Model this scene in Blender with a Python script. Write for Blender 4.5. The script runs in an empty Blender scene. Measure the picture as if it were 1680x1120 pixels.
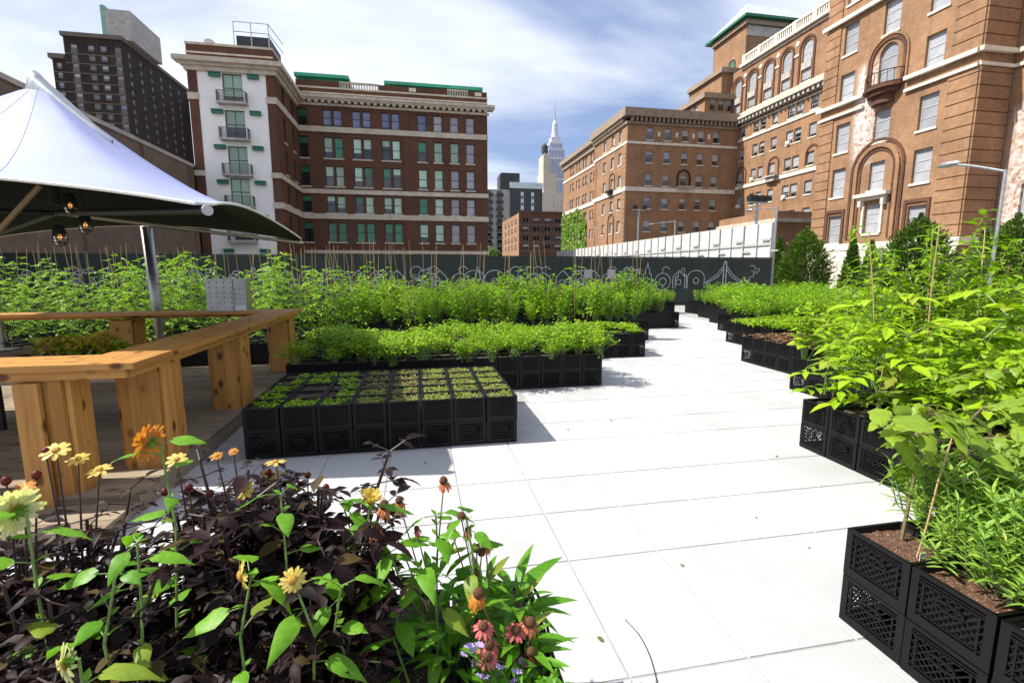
import bpy, math, random
from mathutils import Vector, Matrix, Quaternion
rnd = random.Random(11)
RAD = math.radians
sc = bpy.context.scene
col = sc.collection

# ------------------------------------------------------------------ camera
CAMH, PITCH, YAW, FPX = 1.8, RAD(8.25), RAD(10.95), 793.3
cam = bpy.data.cameras.new('camera'); camo = bpy.data.objects.new('camera', cam); col.objects.link(camo)
cam.lens = 17.0; cam.sensor_width = 36; cam.clip_start = 0.05; cam.clip_end = 9000
camo.location = (0, 0, CAMH); camo.rotation_euler = (RAD(90) - PITCH, 0, -YAW)
sc.camera = camo
# ------------------------------------------------------------------ sky and sun
SUNV = Vector((-0.425, 0.065, 0.51)).normalized()
SUN_EL = math.asin(SUNV.z); SUN_AZ = math.atan2(SUNV.x, SUNV.y)
w = bpy.data.worlds.new('World'); sc.world = w; w.use_nodes = True
nt = w.node_tree; N = nt.nodes; LK = nt.links
bg = N['Background']; bg.inputs['Strength'].default_value = 0.085
sky = N.new('ShaderNodeTexSky'); sky.sky_type = 'NISHITA'; sky.sun_disc = False
sky.sun_elevation = SUN_EL; sky.sun_rotation = SUN_AZ; sky.air_density = 1.0; sky.dust_density = 1.6; sky.ozone_density = 1.0
tc = N.new('ShaderNodeTexCoord'); sp = N.new('ShaderNodeSeparateXYZ'); LK.new(tc.outputs['Generated'], sp.inputs[0])
def wm(op, a, b=None, c=None):
    n = N.new('ShaderNodeMath'); n.operation = op
    for i, s in enumerate((a, b, c)):
        if s is None: continue
        if isinstance(s, (int, float)): n.inputs[i].default_value = s
        else: LK.new(s, n.inputs[i])
    return n.outputs[0]
zz = wm('ADD', wm('MAXIMUM', sp.outputs['Z'], 0.0), 0.16)
cb = N.new('ShaderNodeCombineXYZ'); LK.new(wm('DIVIDE', sp.outputs['X'], zz), cb.inputs[0]); LK.new(wm('DIVIDE', sp.outputs['Y'], zz), cb.inputs[1])
mp = N.new('ShaderNodeMapping'); mp.inputs['Rotation'].default_value = (0, 0, RAD(25)); mp.inputs['Scale'].default_value = (0.55, 1.15, 1)
mp.inputs['Location'].default_value = (3.1, 1.4, 0)
LK.new(cb.outputs[0], mp.inputs['Vector'])
n1 = N.new('ShaderNodeTexNoise'); n1.inputs['Scale'].default_value = 0.9; n1.inputs['Detail'].default_value = 7; n1.inputs['Roughness'].default_value = 0.5; n1.inputs['Distortion'].default_value = 0.5
LK.new(mp.outputs[0], n1.inputs['Vector'])
n2 = N.new('ShaderNodeTexNoise'); n2.inputs['Scale'].default_value = 4.0; n2.inputs['Detail'].default_value = 8; n2.inputs['Distortion'].default_value = 1.2
LK.new(mp.outputs[0], n2.inputs['Vector'])
fac = wm('ADD', wm('MULTIPLY', n1.outputs[0], 0.88), wm('MULTIPLY', n2.outputs[0], 0.14))
mr = N.new('ShaderNodeMapRange'); mr.inputs['From Min'].default_value = 0.33; mr.inputs['From Max'].default_value = 0.66; mr.clamp = True
mr.interpolation_type = 'SMOOTHSTEP'
LK.new(fac, mr.inputs['Value'])
mx = N.new('ShaderNodeMix'); mx.data_type = 'RGBA'; mx.inputs['B'].default_value = (8.3, 8.6, 9.4, 1)
veil = N.new('ShaderNodeMix'); veil.data_type = 'RGBA'; veil.inputs['Factor'].default_value = 0.38; veil.inputs['B'].default_value = (3.3, 4.5, 8.2, 1)
LK.new(sky.outputs[0], veil.inputs['A'])
LK.new(wm('MULTIPLY', mr.outputs[0], 0.9), mx.inputs['Factor']); LK.new(veil.outputs['Result'], mx.inputs['A']); LK.new(mx.outputs['Result'], bg.inputs['Color'])
sun = bpy.data.lights.new('sun', 'SUN'); sun.energy = 5.0; sun.angle = RAD(0.5); sun.color = (1.0, 0.96, 0.88)
suno = bpy.data.objects.new('sun', sun); col.objects.link(suno)
suno.rotation_euler = (-SUNV).to_track_quat('-Z', 'Y').to_euler(); suno.location = SUNV * 60
vs = sc.view_settings; vs.view_transform = 'Standard'; vs.look = 'None'; vs.gamma = 1; vs.exposure = 0.66; vs.use_curve_mapping = False

# ------------------------------------------------------------------ pixel helpers (a pixel gives a direction, a plane gives the distance)
_fh = (math.sin(YAW), math.cos(YAW)); _rt = (math.cos(YAW), -math.sin(YAW))
def ray(u, v):
    r = (u - 840) / FPX; up = -(v - 560) / FPX
    fx = math.cos(PITCH) + up * math.sin(PITCH); z = -math.sin(PITCH) + up * math.cos(PITCH)
    return Vector((fx * _fh[0] + r * _rt[0], fx * _fh[1] + r * _rt[1], z))
def G(u, v, z=0.0):
    a = ray(u, v); return a * ((z - CAMH) / a.z) + Vector((0, 0, CAMH))
def PX(u, v, X):
    a = ray(u, v); return a * (X / a.x) + Vector((0, 0, CAMH))
def PY(u, v, Y):
    a = ray(u, v); return a * (Y / a.y) + Vector((0, 0, CAMH))

# ------------------------------------------------------------------ materials
MATS = {}
def newmat(name):
    m = bpy.data.materials.new(name); m.use_nodes = True
    MATS[name] = m
    nt = m.node_tree
    return m, nt, nt.nodes['Principled BSDF']
def nd(nt, t, **kw):
    n = nt.nodes.new(t)
    for k, v in kw.items():
        if k in n.inputs: n.inputs[k].default_value = v
        else: setattr(n, k, v)
    return n
def c4(c): return (c[0], c[1], c[2], 1)
def mixc(nt, fac, a, b, blend='MIX'):
    n = nt.nodes.new('ShaderNodeMix'); n.data_type = 'RGBA'; n.blend_type = blend
    for key, s in (('Factor', fac), ('A', a), ('B', b)):
        if isinstance(s, (int, float)): n.inputs[key].default_value = s
        elif isinstance(s, tuple): n.inputs[key].default_value = c4(s)
        else: nt.links.new(s, n.inputs[key])
    return n.outputs['Result']
def mrange(nt, src, a, b, c=0.0, d=1.0):
    n = nt.nodes.new('ShaderNodeMapRange')
    n.inputs['From Min'].default_value = a; n.inputs['From Max'].default_value = b
    n.inputs['To Min'].default_value = c; n.inputs['To Max'].default_value = d
    nt.links.new(src, n.inputs['Value']); return n.outputs[0]
def mth(nt, op, a, b=0.0):
    n = nt.nodes.new('ShaderNodeMath'); n.operation = op
    for i, s in enumerate((a, b)):
        if isinstance(s, (int, float)): n.inputs[i].default_value = s
        else: nt.links.new(s, n.inputs[i])
    return n.outputs[0]
def bump(nt, p, h, strength=0.3, dist=0.01):
    b = nt.nodes.new('ShaderNodeBump'); b.inputs['Strength'].default_value = strength; b.inputs['Distance'].default_value = dist
    nt.links.new(h, b.inputs['Height']); nt.links.new(b.outputs[0], p.inputs['Normal'])
def m_plain(name, c, rough=0.6, var=0.25, scale=4.0, bmp=0.0, metal=0.0, spec=0.5, perobj=0.0, coat=0.0, detail=6):
    m, nt, p = newmat(name)
    p.inputs['Roughness'].default_value = rough; p.inputs['Metallic'].default_value = metal; p.inputs['Specular IOR Level'].default_value = spec
    t = nd(nt, 'ShaderNodeTexCoord'); n = nd(nt, 'ShaderNodeTexNoise', Scale=scale, Detail=detail, Roughness=0.6)
    nt.links.new(t.outputs['Object'], n.inputs['Vector'])
    f = mrange(nt, n.outputs[0], 0.3, 0.7)
    d = tuple(x * (1 - var) for x in c); e = tuple(min(1, x * (1 + var)) for x in c)
    r = mixc(nt, f, d, e)
    if perobj:
        oi = nd(nt, 'ShaderNodeObjectInfo')
        r = mixc(nt, 1.0, r, mixc(nt, oi.outputs['Random'], (1 - perobj,) * 3, (1 + perobj * 0.3,) * 3), 'MULTIPLY')
    nt.links.new(r, p.inputs['Base Color'])
    if bmp: bump(nt, p, n.outputs[0], bmp, 0.01)
    if coat: p.inputs['Coat Weight'].default_value = coat
    return m
def m_leaf(name, c1, c2, transl=0.35, rough=0.45, scale=9.0, age=0.45, spec=0.28):
    m, nt, p = newmat(name)
    t = nd(nt, 'ShaderNodeTexCoord'); n = nd(nt, 'ShaderNodeTexNoise', Scale=scale, Detail=3)
    nt.links.new(t.outputs['Object'], n.inputs['Vector'])
    oi = nd(nt, 'ShaderNodeObjectInfo')
    ge = nd(nt, 'ShaderNodeNewGeometry'); isl = ge.outputs['Random Per Island']
    f = mth(nt, 'ADD', mrange(nt, n.outputs[0], 0.3, 0.7, 0, 0.28), mth(nt, 'ADD', mth(nt, 'MULTIPLY', oi.outputs['Random'], 0.42), mth(nt, 'MULTIPLY', isl, 0.36)))
    r = mixc(nt, f, c1, c2)
    nf = nd(nt, 'ShaderNodeTexNoise', Scale=70.0, Detail=4, Roughness=0.7); nt.links.new(t.outputs['Object'], nf.inputs['Vector'])
    r = mixc(nt, 1.0, r, mixc(nt, mrange(nt, nf.outputs[0], 0.3, 0.7), (0.72, 0.74, 0.7), (1.15, 1.12, 1.1)), 'MULTIPLY')
    old = nd(nt, 'ShaderNodeMath', operation='FRACT'); nt.links.new(mth(nt, 'MULTIPLY', isl, 17.3), old.inputs[0])
    r = mixc(nt, mrange(nt, old.outputs[0], 0.93, 0.97, 0, age), r, (0.36, 0.27, 0.06))
    p.inputs['Specular IOR Level'].default_value = spec
    nt.links.new(r, p.inputs['Base Color']); p.inputs['Roughness'].default_value = rough
    tr = nd(nt, 'ShaderNodeBsdfTranslucent'); nt.links.new(mixc(nt, 1.0, r, (1.1, 1.15, 0.6), 'MULTIPLY'), tr.inputs['Color'])
    ms = nd(nt, 'ShaderNodeMixShader'); ms.inputs[0].default_value = transl
    nt.links.new(p.outputs[0], ms.inputs[1]); nt.links.new(tr.outputs[0], ms.inputs[2])
    nt.links.new(ms.outputs[0], nt.nodes['Material Output'].inputs['Surface'])
    return m
def m_brick(name, c1, c2, mort, stain=None, rough=0.85):
    m, nt, p = newmat(name); p.inputs['Roughness'].default_value = rough; p.inputs['Specular IOR Level'].default_value = 0.25
    t = nd(nt, 'ShaderNodeTexCoord'); s = nd(nt, 'ShaderNodeSeparateXYZ'); nt.links.new(t.outputs['Object'], s.inputs[0])
    cbn = nd(nt, 'ShaderNodeCombineXYZ')
    nt.links.new(mth(nt, 'ADD', s.outputs[0], s.outputs[1]), cbn.inputs[0]); nt.links.new(s.outputs[2], cbn.inputs[1])
    b = nd(nt, 'ShaderNodeTexBrick', Scale=1.0); b.inputs['Brick Width'].default_value = 0.24; b.inputs['Row Height'].default_value = 0.08
    b.inputs['Mortar Size'].default_value = 0.008; b.inputs['Bias'].default_value = -0.2
    b.inputs['Color1'].default_value = c4(c1); b.inputs['Color2'].default_value = c4(c2); b.inputs['Mortar'].default_value = c4(mort)
    nt.links.new(cbn.outputs[0], b.inputs['Vector'])
    n = nd(nt, 'ShaderNodeTexNoise', Scale=0.35, Detail=9, Roughness=0.72); nt.links.new(t.outputs['Object'], n.inputs['Vector'])
    n3 = nd(nt, 'ShaderNodeTexNoise', Scale=3.0, Detail=6, Roughness=0.7); nt.links.new(t.outputs['Object'], n3.inputs['Vector'])
    r = mixc(nt, 1.0, b.outputs[0], mixc(nt, mrange(nt, n.outputs[0], 0.3, 0.7), (0.66, 0.66, 0.68), (1.18, 1.14, 1.08)), 'MULTIPLY')
    r = mixc(nt, 1.0, r, mixc(nt, mrange(nt, n3.outputs[0], 0.3, 0.7), (0.84, 0.84, 0.84), (1.12, 1.12, 1.12)), 'MULTIPLY')
    mpz = nd(nt, 'ShaderNodeMapping'); mpz.inputs['Scale'].default_value = (1.4, 1.4, 0.09); nt.links.new(t.outputs['Object'], mpz.inputs[0])
    nz = nd(nt, 'ShaderNodeTexNoise', Scale=1.0, Detail=6, Roughness=0.65); nt.links.new(mpz.outputs[0], nz.inputs['Vector'])
    r = mixc(nt, mrange(nt, nz.outputs[0], 0.52, 0.75, 0, 0.5), r, (0.10, 0.075, 0.055))
    if stain:   # lime bloom streaks: (y centre, half width, z0, z1)
        for (yc, hw, z0, z1) in stain:
            dy = mth(nt, 'ABSOLUTE', mth(nt, 'SUBTRACT', mth(nt, 'ADD', s.outputs[1], mth(nt, 'MULTIPLY', mth(nt, 'SUBTRACT', n3.outputs[0], 0.5), 1.6)), yc))
            a = mrange(nt, dy, hw * 0.45, hw, 1, 0)
            a = mth(nt, 'MULTIPLY', a, mrange(nt, s.outputs[2], z0, z0 + 1.2, 0, 1)); a = mth(nt, 'MULTIPLY', a, mrange(nt, s.outputs[2], z1 - 0.8, z1, 1, 0))
            a = mth(nt, 'MULTIPLY', a, mrange(nt, n3.outputs[0], 0.40, 0.62, 0.06, 0.75))
            r = mixc(nt, a, r, (0.78, 0.72, 0.69))
    nt.links.new(r, p.inputs['Base Color'])
    bump(nt, p, b.outputs['Fac'], -0.25, 0.01)
    return m
def m_wood(name, c1, c2, knot, rough=0.55, gx=1.2, gy=22.0):
    m, nt, p = newmat(name); p.inputs['Roughness'].default_value = rough; p.inputs['Specular IOR Level'].default_value = 0.3
    t = nd(nt, 'ShaderNodeTexCoord'); oi = nd(nt, 'ShaderNodeObjectInfo')
    ad = nd(nt, 'ShaderNodeVectorMath', operation='ADD')
    sc3 = nd(nt, 'ShaderNodeVectorMath', operation='SCALE'); sc3.inputs['Scale'].default_value = 37.0
    cbn = nd(nt, 'ShaderNodeCombineXYZ')
    for i in range(3): nt.links.new(oi.outputs['Random'], cbn.inputs[i])
    nt.links.new(cbn.outputs[0], sc3.inputs[0])
    nt.links.new(t.outputs['Object'], ad.inputs[0]); nt.links.new(sc3.outputs[0], ad.inputs[1])
    mpn = nd(nt, 'ShaderNodeMapping'); mpn.inputs['Scale'].default_value = (gx, gy, gy); nt.links.new(ad.outputs[0], mpn.inputs[0])
    n = nd(nt, 'ShaderNodeTexNoise', Scale=1.0, Detail=7, Roughness=0.65, Distortion=0.6); nt.links.new(mpn.outputs[0], n.inputs['Vector'])
    r = mixc(nt, mrange(nt, n.outputs[0], 0.3, 0.7), c1, c2)
    mpk = nd(nt, 'ShaderNodeMapping'); mpk.inputs['Scale'].default_value = (4.2, 7.0, 7.0); nt.links.new(ad.outputs[0], mpk.inputs[0])
    v = nd(nt, 'ShaderNodeTexVoronoi', Scale=1.0); v.inputs['Randomness'].default_value = 1.0; nt.links.new(mpk.outputs[0], v.inputs['Vector'])
    r = mixc(nt, mrange(nt, v.outputs['Distance'], 0.13, 0.27, 0.95, 0), r, knot)
    r = mixc(nt, 1.0, r, mixc(nt, oi.outputs['Random'], (0.8, 0.76, 0.72), (1.15, 1.12, 1.1)), 'MULTIPLY')
    nt.links.new(r, p.inputs['Base Color']); bump(nt, p, n.outputs[0], 0.25, 0.004)
    return m

M = {}
M['paver'] = None
def m_paver():
    m, nt, p = newmat('white_concrete'); p.inputs['Roughness'].default_value = 0.8; p.inputs['Specular IOR Level'].default_value = 0.3
    t = nd(nt, 'ShaderNodeTexCoord'); oi = nd(nt, 'ShaderNodeObjectInfo')
    a = nd(nt, 'ShaderNodeNewGeometry')
    n = nd(nt, 'ShaderNodeTexNoise', Scale=260.0, Detail=3); nt.links.new(a.outputs['Position'], n.inputs['Vector'])
    n2 = nd(nt, 'ShaderNodeTexNoise', Scale=1.3, Detail=9, Roughness=0.7); nt.links.new(a.outputs['Position'], n2.inputs['Vector'])
    n4 = nd(nt, 'ShaderNodeTexNoise', Scale=14.0, Detail=5, Roughness=0.75); nt.links.new(a.outputs['Position'], n4.inputs['Vector'])
    r = mixc(nt, mrange(nt, n.outputs[0], 0.3, 0.7), (0.395, 0.397, 0.40), (0.53, 0.53, 0.528))
    r = mixc(nt, 1.0, r, mixc(nt, mrange(nt, n2.outputs[0], 0.3, 0.7), (0.84, 0.84, 0.83), (1.06, 1.06, 1.06)), 'MULTIPLY')
    r = mixc(nt, 1.0, r, mixc(nt, oi.outputs['Random'], (0.90, 0.90, 0.895), (1.04, 1.04, 1.045)), 'MULTIPLY')
    r = mixc(nt, mrange(nt, n4.outputs[0], 0.66, 0.8, 0, 0.35), r, (0.42, 0.41, 0.38))
    nt.links.new(r, p.inputs['Base Color']); bump(nt, p, n.outputs[0], 0.25, 0.002)
    return m
M['paver'] = m_paver()
M['grout'] = m_plain('grout', (0.33, 0.32, 0.31), 0.9, 0.2, 8)
M['street'] = m_plain('street_concrete', (0.15, 0.146, 0.14), 0.9, 0.3, 0.3, 0.2)
M['crate'] = m_plain('crate_plastic', (0.0035, 0.0035, 0.0038), 0.5, 0.3, 14, 0.08, spec=0.28, perobj=0.5)
M['liner'] = m_plain('liner', (0.006, 0.006, 0.006), 0.8, 0.3, 6)
M['soil'] = m_plain('soil', (0.05, 0.03, 0.02), 0.95, 0.7, 38, 1.0)
M['soil_red'] = m_plain('bark_mulch', (0.095, 0.042, 0.021), 0.95, 0.6, 42, 1.0)
for nm_ in ('soil', 'soil_red'):
    nt_ = M[nm_].node_tree; p_ = nt_.nodes['Principled BSDF']; src = p_.inputs['Base Color'].links[0].from_socket
    t_ = nd(nt_, 'ShaderNodeTexCoord'); v_ = nd(nt_, 'ShaderNodeTexVoronoi', Scale=85.0); nt_.links.new(t_.outputs['Object'], v_.inputs['Vector'])
    nt_.links.new(mixc(nt_, mrange(nt_, v_.outputs['Distance'], 0.14, 0.24, 0.8, 0), src, (0.5, 0.47, 0.42)), p_.inputs['Base Color'])
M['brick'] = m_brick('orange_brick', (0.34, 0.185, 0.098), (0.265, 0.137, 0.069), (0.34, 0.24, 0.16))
M['brick_stain'] = m_brick('orange_brick_bloom', (0.34, 0.185, 0.098), (0.265, 0.137, 0.069), (0.34, 0.24, 0.16), stain=[(34.3, 1.25, 9.8, 18.2), (34.6, 0.8, 11.5, 17.8)])
M['brick_stain2'] = m_brick('orange_brick_bloom_wide', (0.34, 0.185, 0.098), (0.265, 0.137, 0.069), (0.34, 0.24, 0.16), stain=[(25.3, 0.9, 2.0, 12.5)])
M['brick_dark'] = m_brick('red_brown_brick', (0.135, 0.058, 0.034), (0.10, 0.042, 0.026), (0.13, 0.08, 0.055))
M['brick_brown'] = m_brick('brown_brick', (0.042, 0.027, 0.022), (0.03, 0.019, 0.016), (0.04, 0.03, 0.027))
M['brick_grey'] = m_brick('grey_brown_brick', (0.20, 0.145, 0.11), (0.16, 0.115, 0.085), (0.19, 0.15, 0.12))
M['stone'] = m_plain('limestone', (0.52, 0.46, 0.37), 0.85, 0.22, 1.4, 0.1)
M['stone_brown'] = m_plain('soot_browned_stone', (0.27, 0.205, 0.15), 0.85, 0.25, 1.2, 0.1)
M['stone_pale'] = m_plain('pale_limestone', (0.66, 0.60, 0.50), 0.85, 0.2, 1.6, 0.1)
M['stone_grey'] = m_plain('grey_stone', (0.40, 0.37, 0.34), 0.85, 0.25, 1.0, 0.1)
M['stucco'] = m_plain('white_stucco', (0.84, 0.82, 0.79), 0.85, 0.06, 0.6, 0.1)
M['band'] = m_plain('concrete_band', (0.14, 0.11, 0.09), 0.9, 0.15, 1)
M['green_metal'] = m_plain('green_copper', (0.05, 0.42, 0.24), 0.6, 0.25, 0.8)
M['green_dark'] = m_plain('dark_green_paint', (0.015, 0.15, 0.085), 0.5, 0.2, 2)
M['verdigris'] = m_plain('verdigris', (0.20, 0.40, 0.32), 0.7, 0.25, 0.8)
M['roof_grey'] = m_plain('pale_roof', (0.46, 0.49, 0.48), 0.6, 0.15, 0.6)
M['frame_dark'] = m_plain('dark_window_frame', (0.012, 0.022, 0.018), 0.5, 0.2, 3)
M['frame_pale'] = m_plain('pale_window_frame', (0.42, 0.42, 0.41), 0.6, 0.15, 3)
M['glass'] = m_plain('window_glass_dark', (0.012, 0.018, 0.02), 0.06, 0.3, 0.7, spec=0.9)
M['blind_green'] = m_plain('blind_pale_green', (0.42, 0.60, 0.46), 0.25, 0.15, 0.9, perobj=0.45, coat=0.4)
M['blind_deep'] = m_plain('blind_deep_green', (0.03, 0.20, 0.09), 0.25, 0.2, 0.9, perobj=0.4, coat=0.4)
M['blind_grey'] = m_plain('blind_grey', (0.36, 0.37, 0.40), 0.3, 0.12, 0.9, perobj=0.25, coat=0.3)
M['blind_blue'] = m_plain('blind_blue', (0.16, 0.19, 0.32), 0.2, 0.2, 0.9, perobj=0.3, coat=0.5)
M['metal'] = m_plain('galvanised_steel', (0.42, 0.44, 0.45), 0.38, 0.15, 6, metal=0.8)
M['steel_pole'] = m_plain('brushed_steel', (0.42, 0.43, 0.42), 0.42, 0.12, 10, metal=1.0)
M['iron'] = m_plain('dark_iron', (0.03, 0.032, 0.033), 0.5, 0.2, 6, metal=0.5)
M['railing'] = m_plain('grey_railing', (0.14, 0.14, 0.14), 0.5, 0.2, 6)
M['cedar'] = m_wood('cedar', (0.34, 0.155, 0.036), (0.53, 0.285, 0.08), (0.10, 0.03, 0.012))
M['decking'] = m_wood('weathered_decking', (0.20, 0.16, 0.11), (0.32, 0.255, 0.175), (0.12, 0.085, 0.06), rough=0.75)
M['fence'] = m_plain('dark_green_hoarding', (0.011, 0.022, 0.017), 0.55, 0.35, 0.8)
M['chalk'] = m_plain('pale_paint_line', (0.46, 0.49, 0.54), 0.8, 0.35, 3)
M['white_panel'] = m_plain('white_hoarding_panel', (0.56, 0.55, 0.53), 0.6, 0.08, 1.2, perobj=0.08)
M['hoard_frame'] = m_plain('hoarding_brace', (0.36, 0.36, 0.36), 0.6, 0.1, 2)
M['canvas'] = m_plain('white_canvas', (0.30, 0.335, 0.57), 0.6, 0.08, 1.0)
M['lining'] = m_plain('navy_lining', (0.003, 0.0035, 0.006), 0.9, 0.2, 1.0)
M['bamboo'] = m_plain('bamboo', (0.40, 0.27, 0.13), 0.6, 0.3, 14, perobj=0.35)
M['barrier'] = m_plain('concrete_barrier', (0.58, 0.57, 0.54), 0.85, 0.15, 3)
M['white_plastic'] = m_plain('white_plastic', (0.78, 0.78, 0.77), 0.4, 0.06, 4)
M['porcelain'] = m_plain('porcelain', (0.8, 0.79, 0.76), 0.15, 0.04, 4)
M['black_pot'] = m_plain('black_pot', (0.012, 0.012, 0.012), 0.4, 0.2, 4)
M['chair_green'] = m_plain('green_enamel', (0.09, 0.19, 0.15), 0.35, 0.15, 4)
M['hose'] = m_plain('rubber_hose', (0.008, 0.008, 0.009), 0.4, 0.2, 10)
M['tan_pale'] = m_plain('pale_tan_masonry', (0.50, 0.43, 0.34), 0.85, 0.12, 0.1)
M['limestone_far'] = m_plain('pale_grey_limestone', (0.52, 0.53, 0.60), 0.8, 0.1, 0.02)
M['charcoal'] = m_plain('charcoal_cladding', (0.035, 0.036, 0.04), 0.5, 0.2, 0.2)
M['white_strip'] = m_plain('white_spandrel', (0.55, 0.60, 0.62), 0.5, 0.2, 0.3)
# leaves
M['l_basil'] = m_leaf('basil_leaf', (0.11, 0.30, 0.006), (0.36, 0.56, 0.012))
M['l_herb'] = m_leaf('herb_leaf', (0.12, 0.30, 0.006), (0.38, 0.56, 0.012))
M['l_tomato'] = m_leaf('tomato_leaf', (0.09, 0.27, 0.008), (0.36, 0.56, 0.018))
M['l_dry'] = m_leaf('seedy_leaf', (0.13, 0.14, 0.04), (0.22, 0.22, 0.08))
M['l_lime'] = m_leaf('lime_leaf', (0.15, 0.34, 0.008), (0.40, 0.56, 0.02))
M['l_egg'] = m_leaf('eggplant_leaf', (0.12, 0.24, 0.025), (0.30, 0.42, 0.04), 0.42)
M['l_sage'] = m_leaf('sage_leaf', (0.15, 0.32, 0.035), (0.34, 0.50, 0.08), 0.3)
M['l_sun'] = m_leaf('sunflower_leaf', (0.07, 0.25, 0.015), (0.22, 0.46, 0.03), 0.4)
M['l_cone'] = m_leaf('coneflower_leaf', (0.05, 0.19, 0.010), (0.16, 0.38, 0.02), 0.35)
M['l_dahlia'] = m_leaf('dark_dahlia_leaf', (0.004, 0.0022, 0.002), (0.028, 0.011, 0.011), 0.12, 0.55, age=0.15, spec=0.14)
M['l_seed'] = m_leaf('seedling_leaf', (0.17, 0.27, 0.035), (0.32, 0.40, 0.07), 0.3)
M['l_seedred'] = m_leaf('red_seedling_leaf', (0.16, 0.055, 0.03), (0.30, 0.20, 0.10), 0.25)
M['l_ivy'] = m_leaf('ivy_leaf', (0.10, 0.24, 0.015), (0.20, 0.36, 0.03), 0.2, scale=0.4)
M['l_conifer'] = m_leaf('conifer_leaf', (0.035, 0.10, 0.015), (0.13, 0.22, 0.03), 0.2, scale=2.0)
M['l_tree'] = m_leaf('tree_leaf', (0.07, 0.17, 0.02), (0.13, 0.26, 0.03), 0.25, scale=2.0)
M['l_tablegold'] = m_leaf('golden_bloom', (0.34, 0.26, 0.03), (0.50, 0.36, 0.05), 0.3)
M['stem'] = m_plain('green_stem', (0.13, 0.22, 0.05), 0.5, 0.25, 12)
M['stem_brown'] = m_plain('brown_stem', (0.19, 0.14, 0.07), 0.6, 0.25, 12)
M['stem_dark'] = m_plain('dark_stem', (0.035, 0.016, 0.016), 0.5, 0.25, 12)
M['bark'] = m_plain('bark', (0.11, 0.075, 0.05), 0.9, 0.4, 9, 0.6)
M['p_yellow'] = m_leaf('yellow_petal', (0.66, 0.46, 0.06), (0.80, 0.64, 0.20), 0.35, age=0.0)
M['p_pale'] = m_leaf('pale_petal', (0.66, 0.66, 0.34), (0.78, 0.78, 0.55), 0.35, age=0.0)
M['p_orange'] = m_leaf('orange_petal', (0.52, 0.13, 0.02), (0.70, 0.30, 0.05), 0.3, age=0.0)
M['p_pink'] = m_leaf('pink_petal', (0.60, 0.10, 0.13), (0.74, 0.20, 0.19), 0.3, age=0.0)
M['p_coral'] = m_leaf('coral_petal', (0.52, 0.13, 0.06), (0.66, 0.25, 0.12), 0.3, age=0.0)
M['p_red'] = m_leaf('dark_red_petal', (0.10, 0.012, 0.01), (0.19, 0.03, 0.02), 0.25, age=0.0)
M['p_violet'] = m_leaf('violet_petal', (0.38, 0.26, 0.66), (0.55, 0.42, 0.80), 0.3, age=0.0)
M['cone'] = m_plain('coneflower_disc', (0.10, 0.04, 0.012), 0.8, 0.7, 160, 0.8)
M['disc_gold'] = m_plain('golden_disc', (0.42, 0.24, 0.03), 0.8, 0.4, 150, 0.6)
M['calyx'] = m_leaf('green_calyx', (0.12, 0.30, 0.03), (0.20, 0.42, 0.05), 0.25)
def m_emit(name, c, s):
    m, nt, p = newmat(name); p.inputs['Base Color'].default_value = c4(c); p.inputs['Emission Color'].default_value = c4(c); p.inputs['Emission Strength'].default_value = s
    return m
M['filament'] = m_emit('lit_bulb', (1.0, 0.42, 0.12), 0.9)
def m_glass(name, tint, ior=1.1, amt=0.8):
    m, nt, p = newmat(name)
    tr = nd(nt, 'ShaderNodeBsdfTransparent'); tr.inputs[0].default_value = c4(tint)
    gl = nd(nt, 'ShaderNodeBsdfGlossy'); gl.inputs['Roughness'].default_value = 0.03
    lw = nd(nt, 'ShaderNodeFresnel', IOR=1.45); ms = nd(nt, 'ShaderNodeMixShader')
    nt.links.new(mth(nt, 'MULTIPLY', lw.outputs[0], 1.0), ms.inputs[0]); nt.links.new(tr.outputs[0], ms.inputs[1]); nt.links.new(gl.outputs[0], ms.inputs[2])
    nt.links.new(ms.outputs[0], nt.nodes['Material Output'].inputs['Surface']); return m
M['clear_glass'] = m_glass('clear_glass', (0.93, 0.95, 0.95))

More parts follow.
